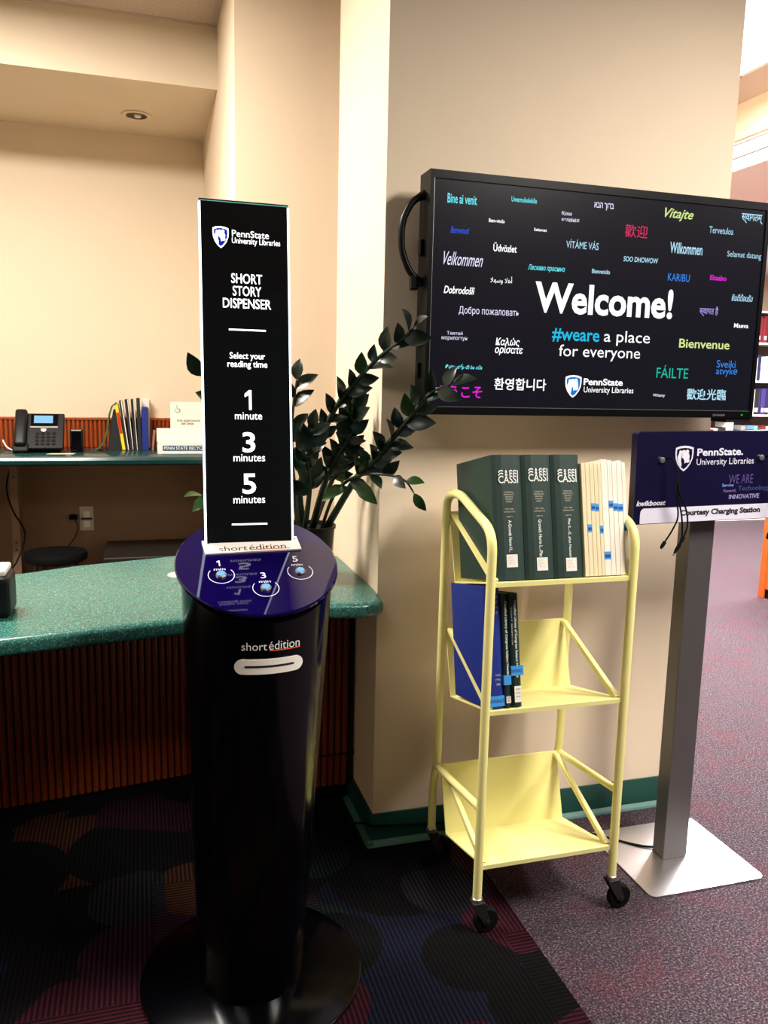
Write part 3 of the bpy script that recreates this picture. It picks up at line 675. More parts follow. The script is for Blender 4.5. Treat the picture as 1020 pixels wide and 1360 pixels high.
# ------------------------------------------------------------------ yellow book cart
CX0, CX1 = .849, 1.266
t = cart = thing('book_cart', 'pale yellow three-shelf metal book cart on black casters', 'cart', ((CX0+CX1)/2, 2.04, 0))
for x in (CX0, CX1):
    bm = bmesh.new(); tube(bm, rounded([(x, 1.864, .098), (x, 1.864, 1.115), (x, 2.10, 1.186), (x, 2.195, 1.165), (x, 2.2, .335), (x, 2.23, .25), (x, 2.23, .098)], .055, 6), .0125, 14)
    obj('side_tube', bm, M['yellow'], t, True)
    bm = bmesh.new(); tube(bm, [(x, 2.2, .325), (x, 1.864, .362)], .0105, 12); obj('cross_tube', bm, M['yellow'], t, True)
    for y in (1.864, 2.23):
        dx = .014
        c = obj('caster', lathe(bmesh.new(), [(.0135, .094), (.0150, .0945), (.0150, .104), (.0125, .106)], (x, y, 0), 16), M['chrome'], t, True)
        obj('stem_plate', B((x-.016, y-.016, .086), (x+.020, y+.016, .094), .002), M['castermetal'], c)
        bm = bmesh.new()
        for s_ in (-1, 1):
            prism(bm, [(-.016, .088), (.018, .088), (.038, .035), (.030, .024), (.018, .030)], .002*s_, (x, y+s_*.0135, 0), (1, 0, 0), (0, 0, 1), (0, 1, 0))
        obj('fork', bm, M['castermetal'], c)
        obj('wheel', lathe(bmesh.new(), [(.020, -.0115), (.032, -.011), (.036, -.006), (.036, .006), (.032, .011), (.020, .0115)], (x+.028, y, .036), 24, (0, 1, 0)), M['rubber'], c, True)
        obj('axle', lathe(bmesh.new(), [(.005, -.019), (.005, .019)], (x+.028, y, .036), 10, (0, 1, 0)), M['castermetal'], c)
for zf in (.984, .637, .197):
    prof = [(1.862, zf-.012), (1.862, zf), (1.868, zf+.001), (2.135, zf-.0615), (2.196, zf+.134), (2.200, zf+.134), (2.1385, zf-.0665), (1.8665, zf-.0035), (1.8645, zf-.012)]
    bm = bmesh.new(); prism(bm, prof, CX1-CX0-.022, (CX0+.011, 0, 0), (0, 1, 0), (0, 0, 1), (1, 0, 0)); sh = obj('shelf', bm, M['yellow'], t)
    for x in (CX0+.011, CX1-.024):
        bm = bmesh.new(); prism(bm, [(2.196, zf+.128), (2.180, zf+.133), (1.870, zf+.006), (1.876, zf-.006), (1.892, zf-.004)], .013, (x, 0, 0), (0, 1, 0), (0, 0, 1), (1, 0, 0))
        obj('side_brace', bm, M['yellow'], sh)

# books: frame with x across, q up the spine, p into the shelf
TI = R(11.5)
def book(x0, th, h, dep, zf, cm, name, label, cat='book', group=None, hard=True, pm=None, lean=0, y0=1.872, lift=0):
    o = Vector((x0, y0, zf+.0025+lift)); ax = Vector((math.cos(lean), 0, -math.sin(lean))); up = Vector((math.sin(lean), math.sin(TI), math.cos(TI))).normalized(); dv = Vector((0, math.cos(TI), -math.sin(TI)))
    MX = Matrix(((ax.x, dv.x, up.x, o.x), (ax.y, dv.y, up.y, o.y), (ax.z, dv.z, up.z, o.z), (0, 0, 0, 1)))
    b = thing(name, label, cat, o, group)
    if hard:
        bm = bmesh.new(); c = .0025; pts = [(0, dep), (0, .006), (th*.12, .001), (th*.3, -.0025), (th*.7, -.0025), (th*.88, .001), (th, .006), (th, dep), (th-c, dep), (th-c, .008), (th*.5, .004), (c, .008), (c, dep)]
        prism(bm, pts, h, (0, 0, 0), (1, 0, 0), (0, 1, 0), (0, 0, 1)); bmesh.ops.transform(bm, matrix=MX, verts=bm.verts[:]); obj('cover', bm, cm, b)
        obj('pages', B((c, .008, .003), (th-c, dep-.004, h-.003), 0, MX), pm or M['pages'], b)
    else:
        obj('cover', B((0, 0, 0), (th-.0005, dep, h), .0008, MX, 1), cm, b)
    P = lambda u, v, off=.0032: o+ax*u+up*v-dv*off
    return b, P, ax, up, dv
G = [('first', .868, 'leftmost', 'A-Growth Horm H...', 'PART I'), ('second', .953, 'middle', 'Growth Horm I...-Plat', 'PART II'), ('third', 1.038, 'rightmost', 'Plat S...-Z, plus Numeric', 'PART III')]
for i, (_, x, pos, tx_, part) in enumerate(G):
    b, P, ax, up, dv = book(x, .0835, .327, .245, .984, M['green'], 'hardback_book', f'thick dark green hardback, {pos} of the three on the cart top shelf', group=None)
    c = .043+(.001 if i else 0)
    for kx, (cut, dz) in enumerate(((None, 0), (.60, .0078), (.64, .0150))):
        hh = .020*(1-(cut or 0))
        lettering('CASSI', P(c, (.262, .266, .263)[i]+dz+(.010-hh/2 if cut else 0), .0036), .0560, hh if cut else .020, ax, up, M['wprint'], b, bold=.8, cut=cut)
    for r_, (s, w_) in enumerate((('CHEMICAL', .026), ('ABSTRACTS', .030), ('SERVICE', .022), ('SOURCE', .021), ('INDEX', .016))):
        lettering(s, P(c, .229-.0062*r_, .0036), w_, .0036, ax, up, M['faint'], b)
    lettering('1907-1984', P(c, .185, .0036), .024, .0036, ax, up, M['faint'], b); lettering('CUMULATIVE', P(c, .178, .0036), .032, .0036, ax, up, M['faint'], b)
    lettering(part, P(c, .165, .0036), .017, .0036, ax, up, M['faint'], b)
    L_ = (.083, .098, .108)[i]
    lettering(tx_, P(c, .156-L_/2, .0036), L_, .0095, -up, ax, M['wprint'], b, bold=1)
    MX = Matrix(((ax.x, dv.x, up.x, P(0, 0, 0).x), (ax.y, dv.y, up.y, P(0, 0, 0).y), (ax.z, dv.z, up.z, P(0, 0, 0).z), (0, 0, 0, 1)))
    cl = obj('call_label', B((c-.013, -.0036, (.034, .022, .017)[i]), (c+.018, -.003, (.067, .056, .052)[i]), 0, MX), M['paper'], b)
    for r_ in range(3): lettering(('Z5523', 'C43', 'P.1')[r_], P(c-.003+.002*r_, (.060, .049, .044)[i]-.008*r_, .0042), .014, .0045, ax, up, M['faint'], cl)
xs = [1.1270]; wd = [.0125, .0133, .0125, .0115, .0105, .0195, .0138, .0145, .0155, .0118]
hs = [.304, .304, .3045, .304, .303, .313, .311, .304, .310, .305]
lb = [None, .42, .605, .60, .405, .175, .625, .60, .595, .42]
names = ['first cream journal beside the green books, no blue tape', 'cream journal with blue tape below its middle, second from the green books', 'cream journal with blue tape above its middle, third from the green books', 'cream journal with blue tape above its middle, fourth from the green books',
         'narrow cream journal with low blue tape beside the tallest white journal', 'thickest and tallest white journal with blue tape near its foot', 'white journal with the highest blue tape', 'shorter white journal with blue tape, third from the right end',
         'tall white journal with blue tape, second from the right end', 'last white journal at the right end beside the cart tube']
x = xs[0]
for i in range(10):
    b, P, ax, up, dv = book(x, wd[i]*.985, hs[i], .205, .984, M['cream'] if i < 5 else M['jwhite'], 'journal', names[i], 'journal', 'slim journals on the cart top shelf', hard=False)
    o = P(0, 0, 0); MX = Matrix(((ax.x, dv.x, up.x, o.x), (ax.y, dv.y, up.y, o.y), (ax.z, dv.z, up.z, o.z), (0, 0, 0, 1)))
    if lb[i]:
        z = lb[i]*.305; w_ = wd[i]*.985
        tp = obj('spine_tape', B((-.0001, -.0004, z-.010), (w_-.0002, .004, z+.011), 0, MX), M['tape'], b)
        obj('tape_print', B((.001, -.0006, z-.005), (w_-.0015, -.0004, z+.003), 0, MX), M['taped'], tp)
    lettering('Quarterly Bulletin', P(wd[i]/2, hs[i]-.045, .0003), .058, .0035, -up, ax, M['faint'], b)
    x += wd[i]
# middle shelf
b, P, ax, up, dv = book(.861, .046, .325, .236, .637, M['blue'], 'hardback_book', 'thick blue hardback at the left end of the cart middle shelf', lean=-.0)
MXf = lambda P, ax, up, dv: Matrix(((ax.x, dv.x, up.x, P(0, 0, 0).x), (ax.y, dv.y, up.y, P(0, 0, 0).y), (ax.z, dv.z, up.z, P(0, 0, 0).z), (0, 0, 0, 1)))
tp = obj('spine_tape', B((-.0008, -.0038, .006), (.0465, .04, .033), 0, MXf(P, ax, up, dv)), M['tape'], b)
lettering('REFERENCE', P(.023, .020, .0040), .046, .009, ax, up, M['taped'], tp, bold=1)
for r_, s in enumerate(('IN', 'PRINT', 'AUTHORS', 'A-Z')): lettering(s, P(.028, .295-.014*r_, .0034), .018, .006, ax, up, M['faint'], b)
for r_, s in enumerate(('VOLUME', '1996', '2')): lettering(s, P(.03, .088-.012*r_, .0034), .014, .005, ax, up, M['faint'], b)
for x, th, h, lab, ts, tl in ((.909, .020, .302, 'slim dark green hardback between the blue book and the wider green one', .080, .2), (.931, .030, .302, 'dark green hardback with a wide blue tape, rightmost on the middle shelf', .083, .17)):
    b, P, ax, up, dv = book(x, th, h, .215, .637, M['greend'], 'hardback_book', lab)
    MX = MXf(P, ax, up, dv)
    tp = obj('spine_tape', B((-.0008, -.0038, ts-.0 if th > .025 else .060), (th+.0045 if th > .025 else th, .03, ts+.025 if th > .025 else .085), 0, MX), M['tape'], b)
    if th > .025: lettering('REFERENCE', P(th/2, ts+.012, .0040), .030, .009, ax, up, M['taped'], tp, bold=1)
    lettering('Classified Library of Congress Subject Headings', P(th*.55, .285-.21/2, .0034), .205, .0085, -up, ax, M['wprint'], b, bold=1)
    if th > .025: lettering('Volume II  Alphabetic List', P(th*.2, .215, .0034), .10, .005, -up, ax, M['faint'], b)
    cl = obj('call_label', B((th*.22, -.0036, .012), (th*.85, -.003, .055 if th > .025 else .03), 0, MX), M['paper'], b)
    for r_ in range(3): lettering(('Z696', 'U5', 'W5')[r_], P(th*.53, .047-.010*r_ if th > .025 else .027-.005*r_, .0042), th*.4, .004, ax, up, M['ink'], cl)

# ------------------------------------------------------------------ charging station
t = thing('charging_station', 'grey metal charging post with a navy sign panel and square steel foot plate', 'charging station', (1.61, 2.055, 0))
bm = bmesh.new(); prism(bm, [(p[0], p[1]) for p in rrect(.405, .363, .022, 5)], .006, (1.612, 2.047, 0), (1, 0, 0), (0, 1, 0), (0, 0, 1)); obj('foot_plate', bm, M['alu'], t)
obj('post', B((1.562, 2.028, .006), (1.650, 2.085, 1.32), .003), M['postalu'], t)
RA = R(1.0); PA = Vector((math.cos(RA), 0, math.sin(RA))); PU = Vector((-math.sin(RA), 0, math.cos(RA))); PO = Vector((1.34, 1.99, 1.10))
def pf(u, v, h=0): return PO+PA*u+PU*v+Vector((0, -h, 0))
PW, PH = .53, .264
def poly_panel(pts, h0, h1, m, name, par):
    bm = bmesh.new(); prism(bm, pts, h1-h0, pf(0, 0, h0), PA, PU, (0, -1, 0)); return obj(name, bm, m, par)
pts = [(p[0]+PW/2, p[1]+PH/2) for p in rrect(PW, PH, .010, 4)]
pan = poly_panel(pts, -.028, 0, M['panelnavy'], 'sign_panel', t)
obj('panel_mount', B((1.57, 2.018, 1.12), (1.642, 2.028, 1.30)), M['castermetal'], t)
pts = [(.021, .002), (PW-.004, .002), (PW-.004, .046), (.032, .046), (.026, .043), (.022, .037), (.021, .030)]
st_ = poly_panel(pts, 0, .0012, M['strip'], 'label_strip', pan)
def px(x, z): return pf((Vector((x, 0, z))-Vector((PO.x, 0, PO.z))).dot(PA), (Vector((x, 0, z))-Vector((PO.x, 0, PO.z))).dot(PU), .0006)
dim = {'WE ARE': mat('print_dim_lilac', (74, 60, 120), .6), 'Technology': mat('print_dim_blue', (52, 66, 128), .6)}
dim['Service'] = mat('print_sky', (110, 140, 210), .6); dim['Research'] = mat('print_mauve', (120, 84, 150), .6); dim['INNOVATIVE'] = mat('print_grey', (150, 142, 190), .6)
for s, x_, z_, w_, h_, *b_ in PANEL_WORDS:
    if s == 'shield': crest(px(x_, z_), w_*.95, h_, PA, PU, M['strip'], M['panelnavy'], M['strip'], pan)
    elif s[0].islower() and s not in ('kwikboost',): continue
    elif s in ('L1', 'L2', 'L3'): continue
    elif s.startswith('Courtesy'): lettering(s, px(x_, z_)+Vector((0, -.0009, 0)), w_, h_*.9, PA, PU, M['ink'], st_, bold=3.5)
    else: lettering(s, px(x_, z_), w_, h_, PA, PU, dim.get(s, M['strip']), pan, bold=b_[0], shear=.25 if s == 'kwikboost' else 0)
def cables(hx, hz, ends, tips, lab):
    c = thing('charging_cables', lab, 'cable', (hx, 1.99, hz-.2))
    obj('grommet', lathe(bmesh.new(), [(.008, 0), (.008, .007), (.005, .008)], (hx-.006, 1.989, hz), 16, (-.2, -1, 0)), M['silver'], c, True)
    for i, (e, tp) in enumerate(zip(ends, tips)):
        bm = bmesh.new(); tube(bm, smoothpath([(hx, 1.985, hz), (hx+.012, 1.965, hz+.004), (hx+.026, 1.955, hz-.035)]+[Vector(q) for q in e], 6), .0024, 8)
        cb = obj('cable', bm, M['rubber'], c, True)
        a, b_ = Vector(e[-1]), Vector(tp[0]); bm = bmesh.new(); tube(bm, [a, a+(b_-a)*.1, a+(b_-a)*.6, b_], [.0025, .0055, .0055, .003], 8)
        pl = obj('plug', bm, M['rubber'], cb, True)
        if tp[1]:
            bm = bmesh.new(); tube(bm, [b_, b_+(b_-a).normalized()*.007], .0035, 4); obj('plug_tip', bm, M['silver'], pl)
cables(1.424, 1.286, [[(1.447, 1.952, 1.20), (1.462, 1.955, 1.13), (1.452, 1.96, 1.09), (1.431, 1.962, 1.055)], [(1.452, 1.954, 1.20), (1.476, 1.958, 1.13), (1.486, 1.962, 1.075), (1.484, 1.964, 1.046)], [(1.456, 1.95, 1.20), (1.488, 1.955, 1.145), (1.500, 1.96, 1.10), (1.493, 1.962, 1.068)]],
       [((1.418, 1.962, 1.034), 0), ((1.466, 1.964, 1.018), 1), ((1.481, 1.962, 1.045), 0)], 'three black phone cables hanging from the left grommet of the navy panel')
cables(1.765, 1.292, [[(1.78, 1.952, 1.20), (1.80, 1.955, 1.14), (1.79, 1.96, 1.07)], [(1.80, 1.954, 1.20), (1.82, 1.958, 1.13), (1.825, 1.962, 1.06)]],
       [((1.785, 1.962, 1.05), 0), ((1.826, 1.964, 1.04), 0)], 'black phone cables hanging from the right grommet of the navy panel')
# ------------------------------------------------------------------ potted plant on the counter
t = thing('potted_plant', 'dark green leafy plant in a black pot on the counter behind the kiosk', 'plant', (.51, 2.55, TZ))
pc = Vector((.51, 2.56, TZ))
obj('pot', lathe(bmesh.new(), [(.070, 0), (.074, .004), (.088, .17), (.092, .172), (.092, .182), (.086, .182), (.084, .165)], pc, 36), M['blackm'], t, True)
obj('soil', lathe(bmesh.new(), [(.0835, .160), (.0835, .168)], pc, 28), M['soil'], t)
STEMS = {'A': [(0.5, 2.55, 1.0), (0.472, 2.5, 1.147), (0.506, 2.46, 1.269), (0.55, 2.42, 1.379), (0.588, 2.37, 1.457), (0.651, 2.28, 1.55), (0.695, 2.2, 1.601), (0.713, 2.14, 1.633)],
 'B': [(0.562, 2.55, 1.0), (0.626, 2.4, 1.19), (0.668, 2.27, 1.285), (0.725, 2.18, 1.392), (0.762, 2.12, 1.46), (0.803, 2.07, 1.484)],
 'C': [(0.52, 2.55, 1.00), (0.549, 2.5, 1.158), (0.582, 2.47, 1.253), (0.617, 2.45, 1.321), (0.632, 2.42, 1.423)],
 'D': [(0.545, 2.53, 1.00), (0.572, 2.45, 1.138), (0.616, 2.36, 1.204), (0.677, 2.28, 1.219), (0.723, 2.22, 1.21), (0.749, 2.2, 1.173)],
 'E': [(0.485, 2.57, 1.00), (0.466, 2.6, 1.21), (0.465, 2.6, 1.356), (0.479, 2.6, 1.488)],
 'F': [(0.475, 2.58, 1.00), (0.373, 2.6, 1.235), (0.251, 2.55, 1.38), (0.176, 2.5, 1.492)],
 'G': [(0.47, 2.56, 1.00), (0.347, 2.5, 1.081), (0.239, 2.45, 1.137), (0.165, 2.4, 1.150)],
 'H': [(0.535, 2.6, 1.0), (0.59, 2.57, 1.163), (0.633, 2.5, 1.267), (0.629, 2.45, 1.365)],
 'I': [(0.49, 2.52, 1.00), (0.494, 2.45, 1.156), (0.48, 2.42, 1.252), (0.489, 2.4, 1.344)]}
def leafmesh():
    bm = bmesh.new(); prof = [(0, .0), (.12, .13), (.3, .235), (.5, .26), (.7, .20), (.87, .10), (1, 0)]
    mid, lo, ro = [], [], []
    for y, w_ in prof:
        z = .05*math.sin(y*3.1)-.10*y*y
        mid.append(bm.verts.new((0, y, z)))
        if w_: lo.append(bm.verts.new((-w_, y, z+w_*.28))); ro.append(bm.verts.new((w_, y, z+w_*.28)))
    for side in (lo, ro):
        bm.faces.new((mid[0], mid[1], side[0])); bm.faces.new((mid[-2], mid[-1], side[-1]))
        for i in range(len(side)-1): bm.faces.new((mid[i+1], mid[i+2], side[i+1], side[i]))
    me = mesh_of(bm, 'leaf', True); return me
lm = leafmesh(); lm.materials.append(M['leaf']); lm2 = lm.copy(); lm2.materials.clear(); lm2.materials.append(M['leaf2'])
CAMD = Vector((-.25, -.92, .1)).normalized()
def leaf(stem, p, d, L, wd_, twist, fresh=False):
    d = d.normalized(); nrm = (CAMD+Vector((random.uniform(-.7, .7), random.uniform(-.3, .3), random.uniform(-.2, .9)))); nrm = (nrm-d*nrm.dot(d)).normalized(); s = d.cross(nrm)
    o = bpy.data.objects.new('leaf', lm2 if fresh else lm); COL.objects.link(o); o.parent = stem
    for _ in range(12):   # keep clear of the pillar and the display
        tip = p+d*L
        if (tip.x > .665 and tip.y > 2.335) or (tip.x > .755 and tip.y > 2.185 and tip.z > 1.38): d = (d+Vector((-.12, -.22, 0))).normalized()
        else: break
    s = d.cross(nrm).normalized(); nrm = s.cross(d)
    m3 = Matrix((s*wd_, d*L, nrm*L)).transposed().to_4x4(); m3.translation = p-wloc(stem); o.matrix_local = m3
LEAFS = {'A': 20, 'B': 20, 'C': 15, 'D': 8, 'E': 11, 'F': 9, 'G': 6, 'H': 15, 'I': 13}
for kk, pts in STEMS.items():
    sm = smoothpath(pts, 6); n = len(sm); r0 = .0105 if kk in 'ABFC' else (.0045 if kk == 'D' else .008)
    bm = bmesh.new(); tube(bm, sm, [r0*(1-i/n)**.8+.0018 for i in range(n)], 8); st = obj('stem', bm, M['stem'], t, True)
    cum = [0]
    for a, b in zip(sm, sm[1:]): cum.append(cum[-1]+(b-a).length)
    N = LEAFS[kk]; start = .38 if kk in 'ABF' else .42
    for i in range(N):
        f = start+(1-start)*i/(N-1); s = f*cum[-1]; j = max(q for q in range(n) if cum[q] <= s+1e-9); j = min(j, n-2)
        p = sm[j]+(sm[j+1]-sm[j])*((s-cum[j])/max(cum[j+1]-cum[j], 1e-6)); tan = (sm[j+1]-sm[j]).normalized()
        side = tan.cross(Vector((0, -1, .15))).normalized()*(1 if i % 2 else -1)
        if i == N-1: d = tan
        else: d = tan*random.uniform(.55, .9)+side*random.uniform(.5, .95)+Vector((0, random.uniform(-.45, .15), random.uniform(-.1, .3)))
        L = random.uniform(.062, .088)*(.85 if kk == 'D' else 1)
        leaf(st, p, d, L, L*random.uniform(.95, 1.15), 0, random.random() < (.5 if kk in 'GD' else .03))
for p, d in (((.62, 2.37, 1.19), (.6, -.3, -.62)), ((.60, 2.40, 1.17), (-.5, -.2, -.2))):
    leaf(st, Vector(p), Vector(d), .098, .088, 0, True)

# ------------------------------------------------------------------ things on the front counter
t = thing('desk_speaker', 'small black box with a silver dial at the left end of the front counter', 'speaker', (-.41, 2.34, TZ))
obj('body', B((-.475, 2.275, TZ), (-.342, 2.40, TZ+.115), .016, seg=3), M['blackm'], t)
obj('top_cover', B((-.470, 2.285, TZ+.112), (-.352, 2.395, TZ+.130), .006), M['white'], t)
obj('dial', lathe(bmesh.new(), [(.030, 0), (.030, .004), (.024, .007)], (-.402, 2.2755, TZ+.065), 24, (0, -1, 0)), M['silver'], t, True)
obj('foot', B((-.465, 2.285, TZ), (-.352, 2.39, TZ+.004)), M['rubber'], t)
tag(obj('sticker', lathe(bmesh.new(), [(.030, 0), (.030, .001)], (.102, 2.70, TZ), 28, sx=1, sy=1.3), M['cream']), 'round cream sticker on the green counter left of the kiosk', 'sticker')

# ------------------------------------------------------------------ things on the back ledge (z 1.10)
BZ = 1.10
t = thing('desk_phone', 'black office desk phone with a lit blue screen on the back ledge', 'phone', (-.5, 4.5, BZ))
tilt = R(52); ph = Matrix.Translation((-.495, 4.44, BZ+.012)) @ Matrix.Rotation(tilt, 4, 'X')
obj('body', B((-.105, 0, 0), (.115, .215, .022), .006, ph), M['blackm'], t)
obj('stand', B((-.08, .06, -.06), (.09, .15, 0), 0, Matrix.Translation((-.495, 4.46, BZ+.061)) ), M['blackm'], t)
obj('handset', B((-.118, .004, .022), (-.060, .222, .055), .014, ph, 3), M['blackm'], t, True)
obj('handset_rest', B((-.125, -.020, -.012), (-.05, .03, .03), .008, ph), M['blackm'], t)
sc_ = obj('screen_bezel', B((-.045, .135, .022), (.085, .208, .026), .002, ph), M['black'], t)
obj('screen', B((-.030, .150, .026), (.060, .196, .0268), 0, ph), M['lcd'], sc_)
obj('trim', B((-.048, .122, .022), (.085, .130, .027), .001, ph), M['silver'], t)
bm = lathe(bmesh.new(), [(.015, 0), (.015, .006), (.008, .008)], (0.018, .112, .022), 18); bmesh.ops.transform(bm, matrix=ph, verts=bm.verts[:]); obj('navigation_key', bm, M['silver'], t, True)
keym = [obj('key', B((-.020+.026*i, .018+.021*j, .022), (-.003+.026*i, .030+.021*j, .026), 0, ph), M['tvcase'], t) for i in range(4) for j in range(4)]
tag(obj('card_holder', B((-.352, 4.46, BZ), (-.288, 4.50, BZ+.118), .008), M['black']), 'small black upright box standing right of the desk phone', 'box')
tag(obj('note_card', prism(bmesh.new(), [(-.455, 4.345), (-.33, 4.345), (-.32, 4.39), (-.435, 4.39)], .002, (0, 0, BZ), (1, 0, 0), (0, 1, 0), (0, 0, 1)), M['cream']), 'cream note card lying in front of the desk phone', 'card')
bm = bmesh.new(); tube(bm, smoothpath([(-.69, 4.62, BZ+.05), (-.665, 4.56, BZ+.02), (-.63, 4.52, BZ+.006), (-.60, 4.50, BZ+.006)]), .004, 6)
tag(obj('phone_cord', bm, M['white'], None, True), 'short white cord at the left of the desk phone', 'cord')
# magazine rack
t = thing('magazine_holder', 'dark grey wire holder with a green curved end holding the magazines', 'holder', (-.12, 4.6, BZ))
bm = bmesh.new(); pp_ = [(-.245, 0), (-.232, .004), (-.20, .04), (-.178, .10), (-.165, .19), (-.150, .235), (-.126, .255), (-.122, .252), (-.145, .23), (-.158, .19), (-.170, .10), (-.192, .036), (-.225, .003)]
prism(bm, pp_, .12, (0, 4.56, BZ), (1, 0, 0), (0, 0, 1), (0, 1, 0)); obj('curved_end', bm, mat('holder_green', (60, 92, 44), .5), t)
obj('inner_block', prism(bmesh.new(), [(-.175, .002), (-.098, .002), (-.115, .22), (-.140, .215), (-.158, .12)], .10, (0, 4.58, BZ), (1, 0, 0), (0, 0, 1), (0, 1, 0)), M['ink'], t)
obj('base', B((-.18, 4.56, BZ), (.06, 4.72, BZ+.002)), M['ink'], t)
def mag(x, th, h, lean, cm, name, lab, y=4.565):
    MX = Matrix.Translation((x, y, BZ+.0025)) @ Matrix.Rotation(lean, 4, 'Y'); b = thing(name, lab, name.split('_')[-1], (x, y, BZ))
    obj('cover', B((0, 0, 0), (th, .16, h), .001, MX, 1), cm, b); return b, MX
yel = mat('magazine_yellow', (232, 210, 40), .5); red = mat('magazine_red', (190, 30, 26), .5)
b, MX = mag(-.098, .0165, .245, -.14, yel, 'paperback_book', 'thin yellow and red book leaning at the left of the dark magazines')
obj('spine_block', B((.001, -.0006, .088), (.0155, .0, .20), 0, MX), red, b)
b, MX = mag(-.079, .010, .263, -.12, M['ink'], 'paperback_book', 'thin black book with white page edges beside the yellow one'); obj('pages', B((.010, 0, 0), (.0145, .15, .262), 0, MX), M['paper'], b)
b, MX = mag(-.059, .014, .268, -.085, M['ink'], 'paperback_book', 'black book, second from the yellow one'); obj('pages', B((.014, 0, 0), (.0172, .15, .267), 0, MX), M['paper'], b)
b, MX = mag(-.036, .013, .270, -.055, M['ink'], 'paperback_book', 'black book, third from the yellow one'); obj('pages', B((.013, 0, 0), (.0158, .15, .269), 0, MX), M['paper'], b)
b, MX = mag(-.0165, .018, .275, -.02, M['ink'], 'paperback_book', 'thick black book touching the blue binder')
b, MX = mag(.0035, .034, .228, 0, M['blue'], 'ring_binder', 'short blue binder in front of the white folder')
b, MX = mag(.0065, .040, .268, 0, M['paper'], 'paper_folder', 'white and grey folder standing behind the blue binder', 4.727)
# document tray with the recycling box
t = thing('leaflet_box', 'white cardboard recycling box with a blue label on the back ledge', 'box', (.2, 4.45, BZ))
bm = bmesh.new(); box(bm, (.078, 4.36, BZ), (.352, 4.364, BZ+.062)); box(bm, (.078, 4.36, BZ), (.082, 4.50, BZ+.062)); box(bm, (.348, 4.36, BZ), (.352, 4.50, BZ+.062)); box(bm, (.078, 4.36, BZ), (.352, 4.50, BZ+.003)); box(bm, (.078, 4.497, BZ), (.352, 4.50, BZ+.125))
obj('tray', bm, M['white'], t)
lbm = obj('label', B((.104, 4.3585, BZ+.016), (.352, 4.3600, BZ+.043)), mat('label_blue', (20, 76, 112), .5), t)
lettering('PENN STATE RECYCLES', (.222, 4.3580, BZ+.030), .222, .018, XA, ZA, M['wprint'], lbm, bold=1)
sg = thing('notice', 'white notice with a wheelchair symbol reading FOR ASSISTANCE SEE DESK', 'sign', (.25, 4.52, BZ))
obj('sheet', B((.150, 4.505, BZ), (.352, 4.510, BZ+.265)), M['paper'], sg)
lettering('FOR ASSISTANCE', (.245, 4.5042, BZ+.165), .118, .010, XA, ZA, M['ink'], sg, bold=1); lettering('SEE DESK', (.240, 4.5042, BZ+.149), .068, .010, XA, ZA, M['ink'], sg, bold=1)
bm = bmesh.new(); wc = Vector((.188, 4.5040, BZ+.222)); tube(bm, [wc+Vector((.013*math.cos(a), 0, .013*math.sin(a))) for a in [R(150+240*i/14) for i in range(15)]], .0016, 5)
tube(bm, [wc+Vector((-.003, 0, .026)), wc+Vector((-.002, 0, .006)), wc+Vector((.008, 0, .005)), wc+Vector((.014, 0, -.008))], .0018, 5); obj('wheelchair_symbol', bm, mat('symbol_blue', (120, 150, 170), .6), sg)
tag(obj('brochure', prism(bmesh.new(), [(.052, 0), (.062, 0), (.074, .105), (.062, .11)], .09, (0, 4.56, BZ), (1, 0, 0), (0, 0, 1), (0, 1, 0)), mat('kraft', (150, 110, 80), .7)), 'brown folded brochure between the binder and the recycling box', 'brochure')

# ------------------------------------------------------------------ under the back ledge
t = thing('wall_outlet', 'double power outlet on the back wall above the stool', 'outlet', (-.30, 4.79, .69))
obj('cover_plate', B((-.342, 4.790, .632), (-.268, 4.7938, .768), .002), M['faint'], t)
for z in (.668, .724): obj('socket', B((-.322, 4.787, z-.017), (-.288, 4.790, z+.017), .001), M['paper'], t)
obj('socket', B((-.335, 4.786, .694), (-.275, 4.790, .704)), M['ink'], t)
bm = bmesh.new(); tube(bm, smoothpath([(-.365, 4.76, .705), (-.35, 4.74, .66), (-.37, 4.72, .60), (-.44, 4.70, .50), (-.5, 4.70, .3), (-.5, 4.7, .012)]), .003, 6); cp = obj('power_cord', bm, M['rubber'], None, True)
tag(cp, 'thin black cord hanging below the wall outlet', 'cord')
tag(obj('adapter_plug', B((-.395, 4.75, .70), (-.352, 4.7935, .726), .005), M['rubber']), 'small black adapter plugged in beside the outlet', 'plug')
bm = bmesh.new(); tube(bm, smoothpath([(-.66, 4.70, 1.05), (-.69, 4.66, .90), (-.66, 4.62, .78), (-.60, 4.58, .66), (-.64, 4.5, .52), (-.72, 4.45, .40), (-.74, 4.45, .10), (-.74, 4.45, .01)]), .0045, 6)
tag(obj('loose_cord', bm, M['rubber'], None, True), 'black cord drooping under the back ledge at the far left', 'cord')
t = thing('support_bracket', 'beige upright support under the back ledge at left', 'bracket', (-.66, 4.7, 0))
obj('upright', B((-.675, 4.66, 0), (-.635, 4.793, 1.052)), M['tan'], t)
for z in (.56, .60, .75, .95): obj('bolt', lathe(bmesh.new(), [(.006, 0), (.006, .004)], (-.655, 4.66, z), 8, (0, -1, 0)), M['castermetal'], t)
t = thing('stool', 'low stool with a round black padded seat under the back ledge', 'stool', (-.44, 4.45, 0))
obj('seat', lathe(bmesh.new(), [(.13, .535), (.152, .545), (.157, .565), (.150, .585), (.10, .594)], (-.44, 4.45, 0), 32), M['rubber'], t, True)
for a in (35, 125, 215, 305):
    bm = bmesh.new(); tube(bm, [(-.44+.11*math.cos(R(a)), 4.45+.11*math.sin(R(a)), .54), (-.44+.16*math.cos(R(a)), 4.45+.16*math.sin(R(a)), 0)], .011, 8); obj('leg', bm, M['castermetal'], t, True)
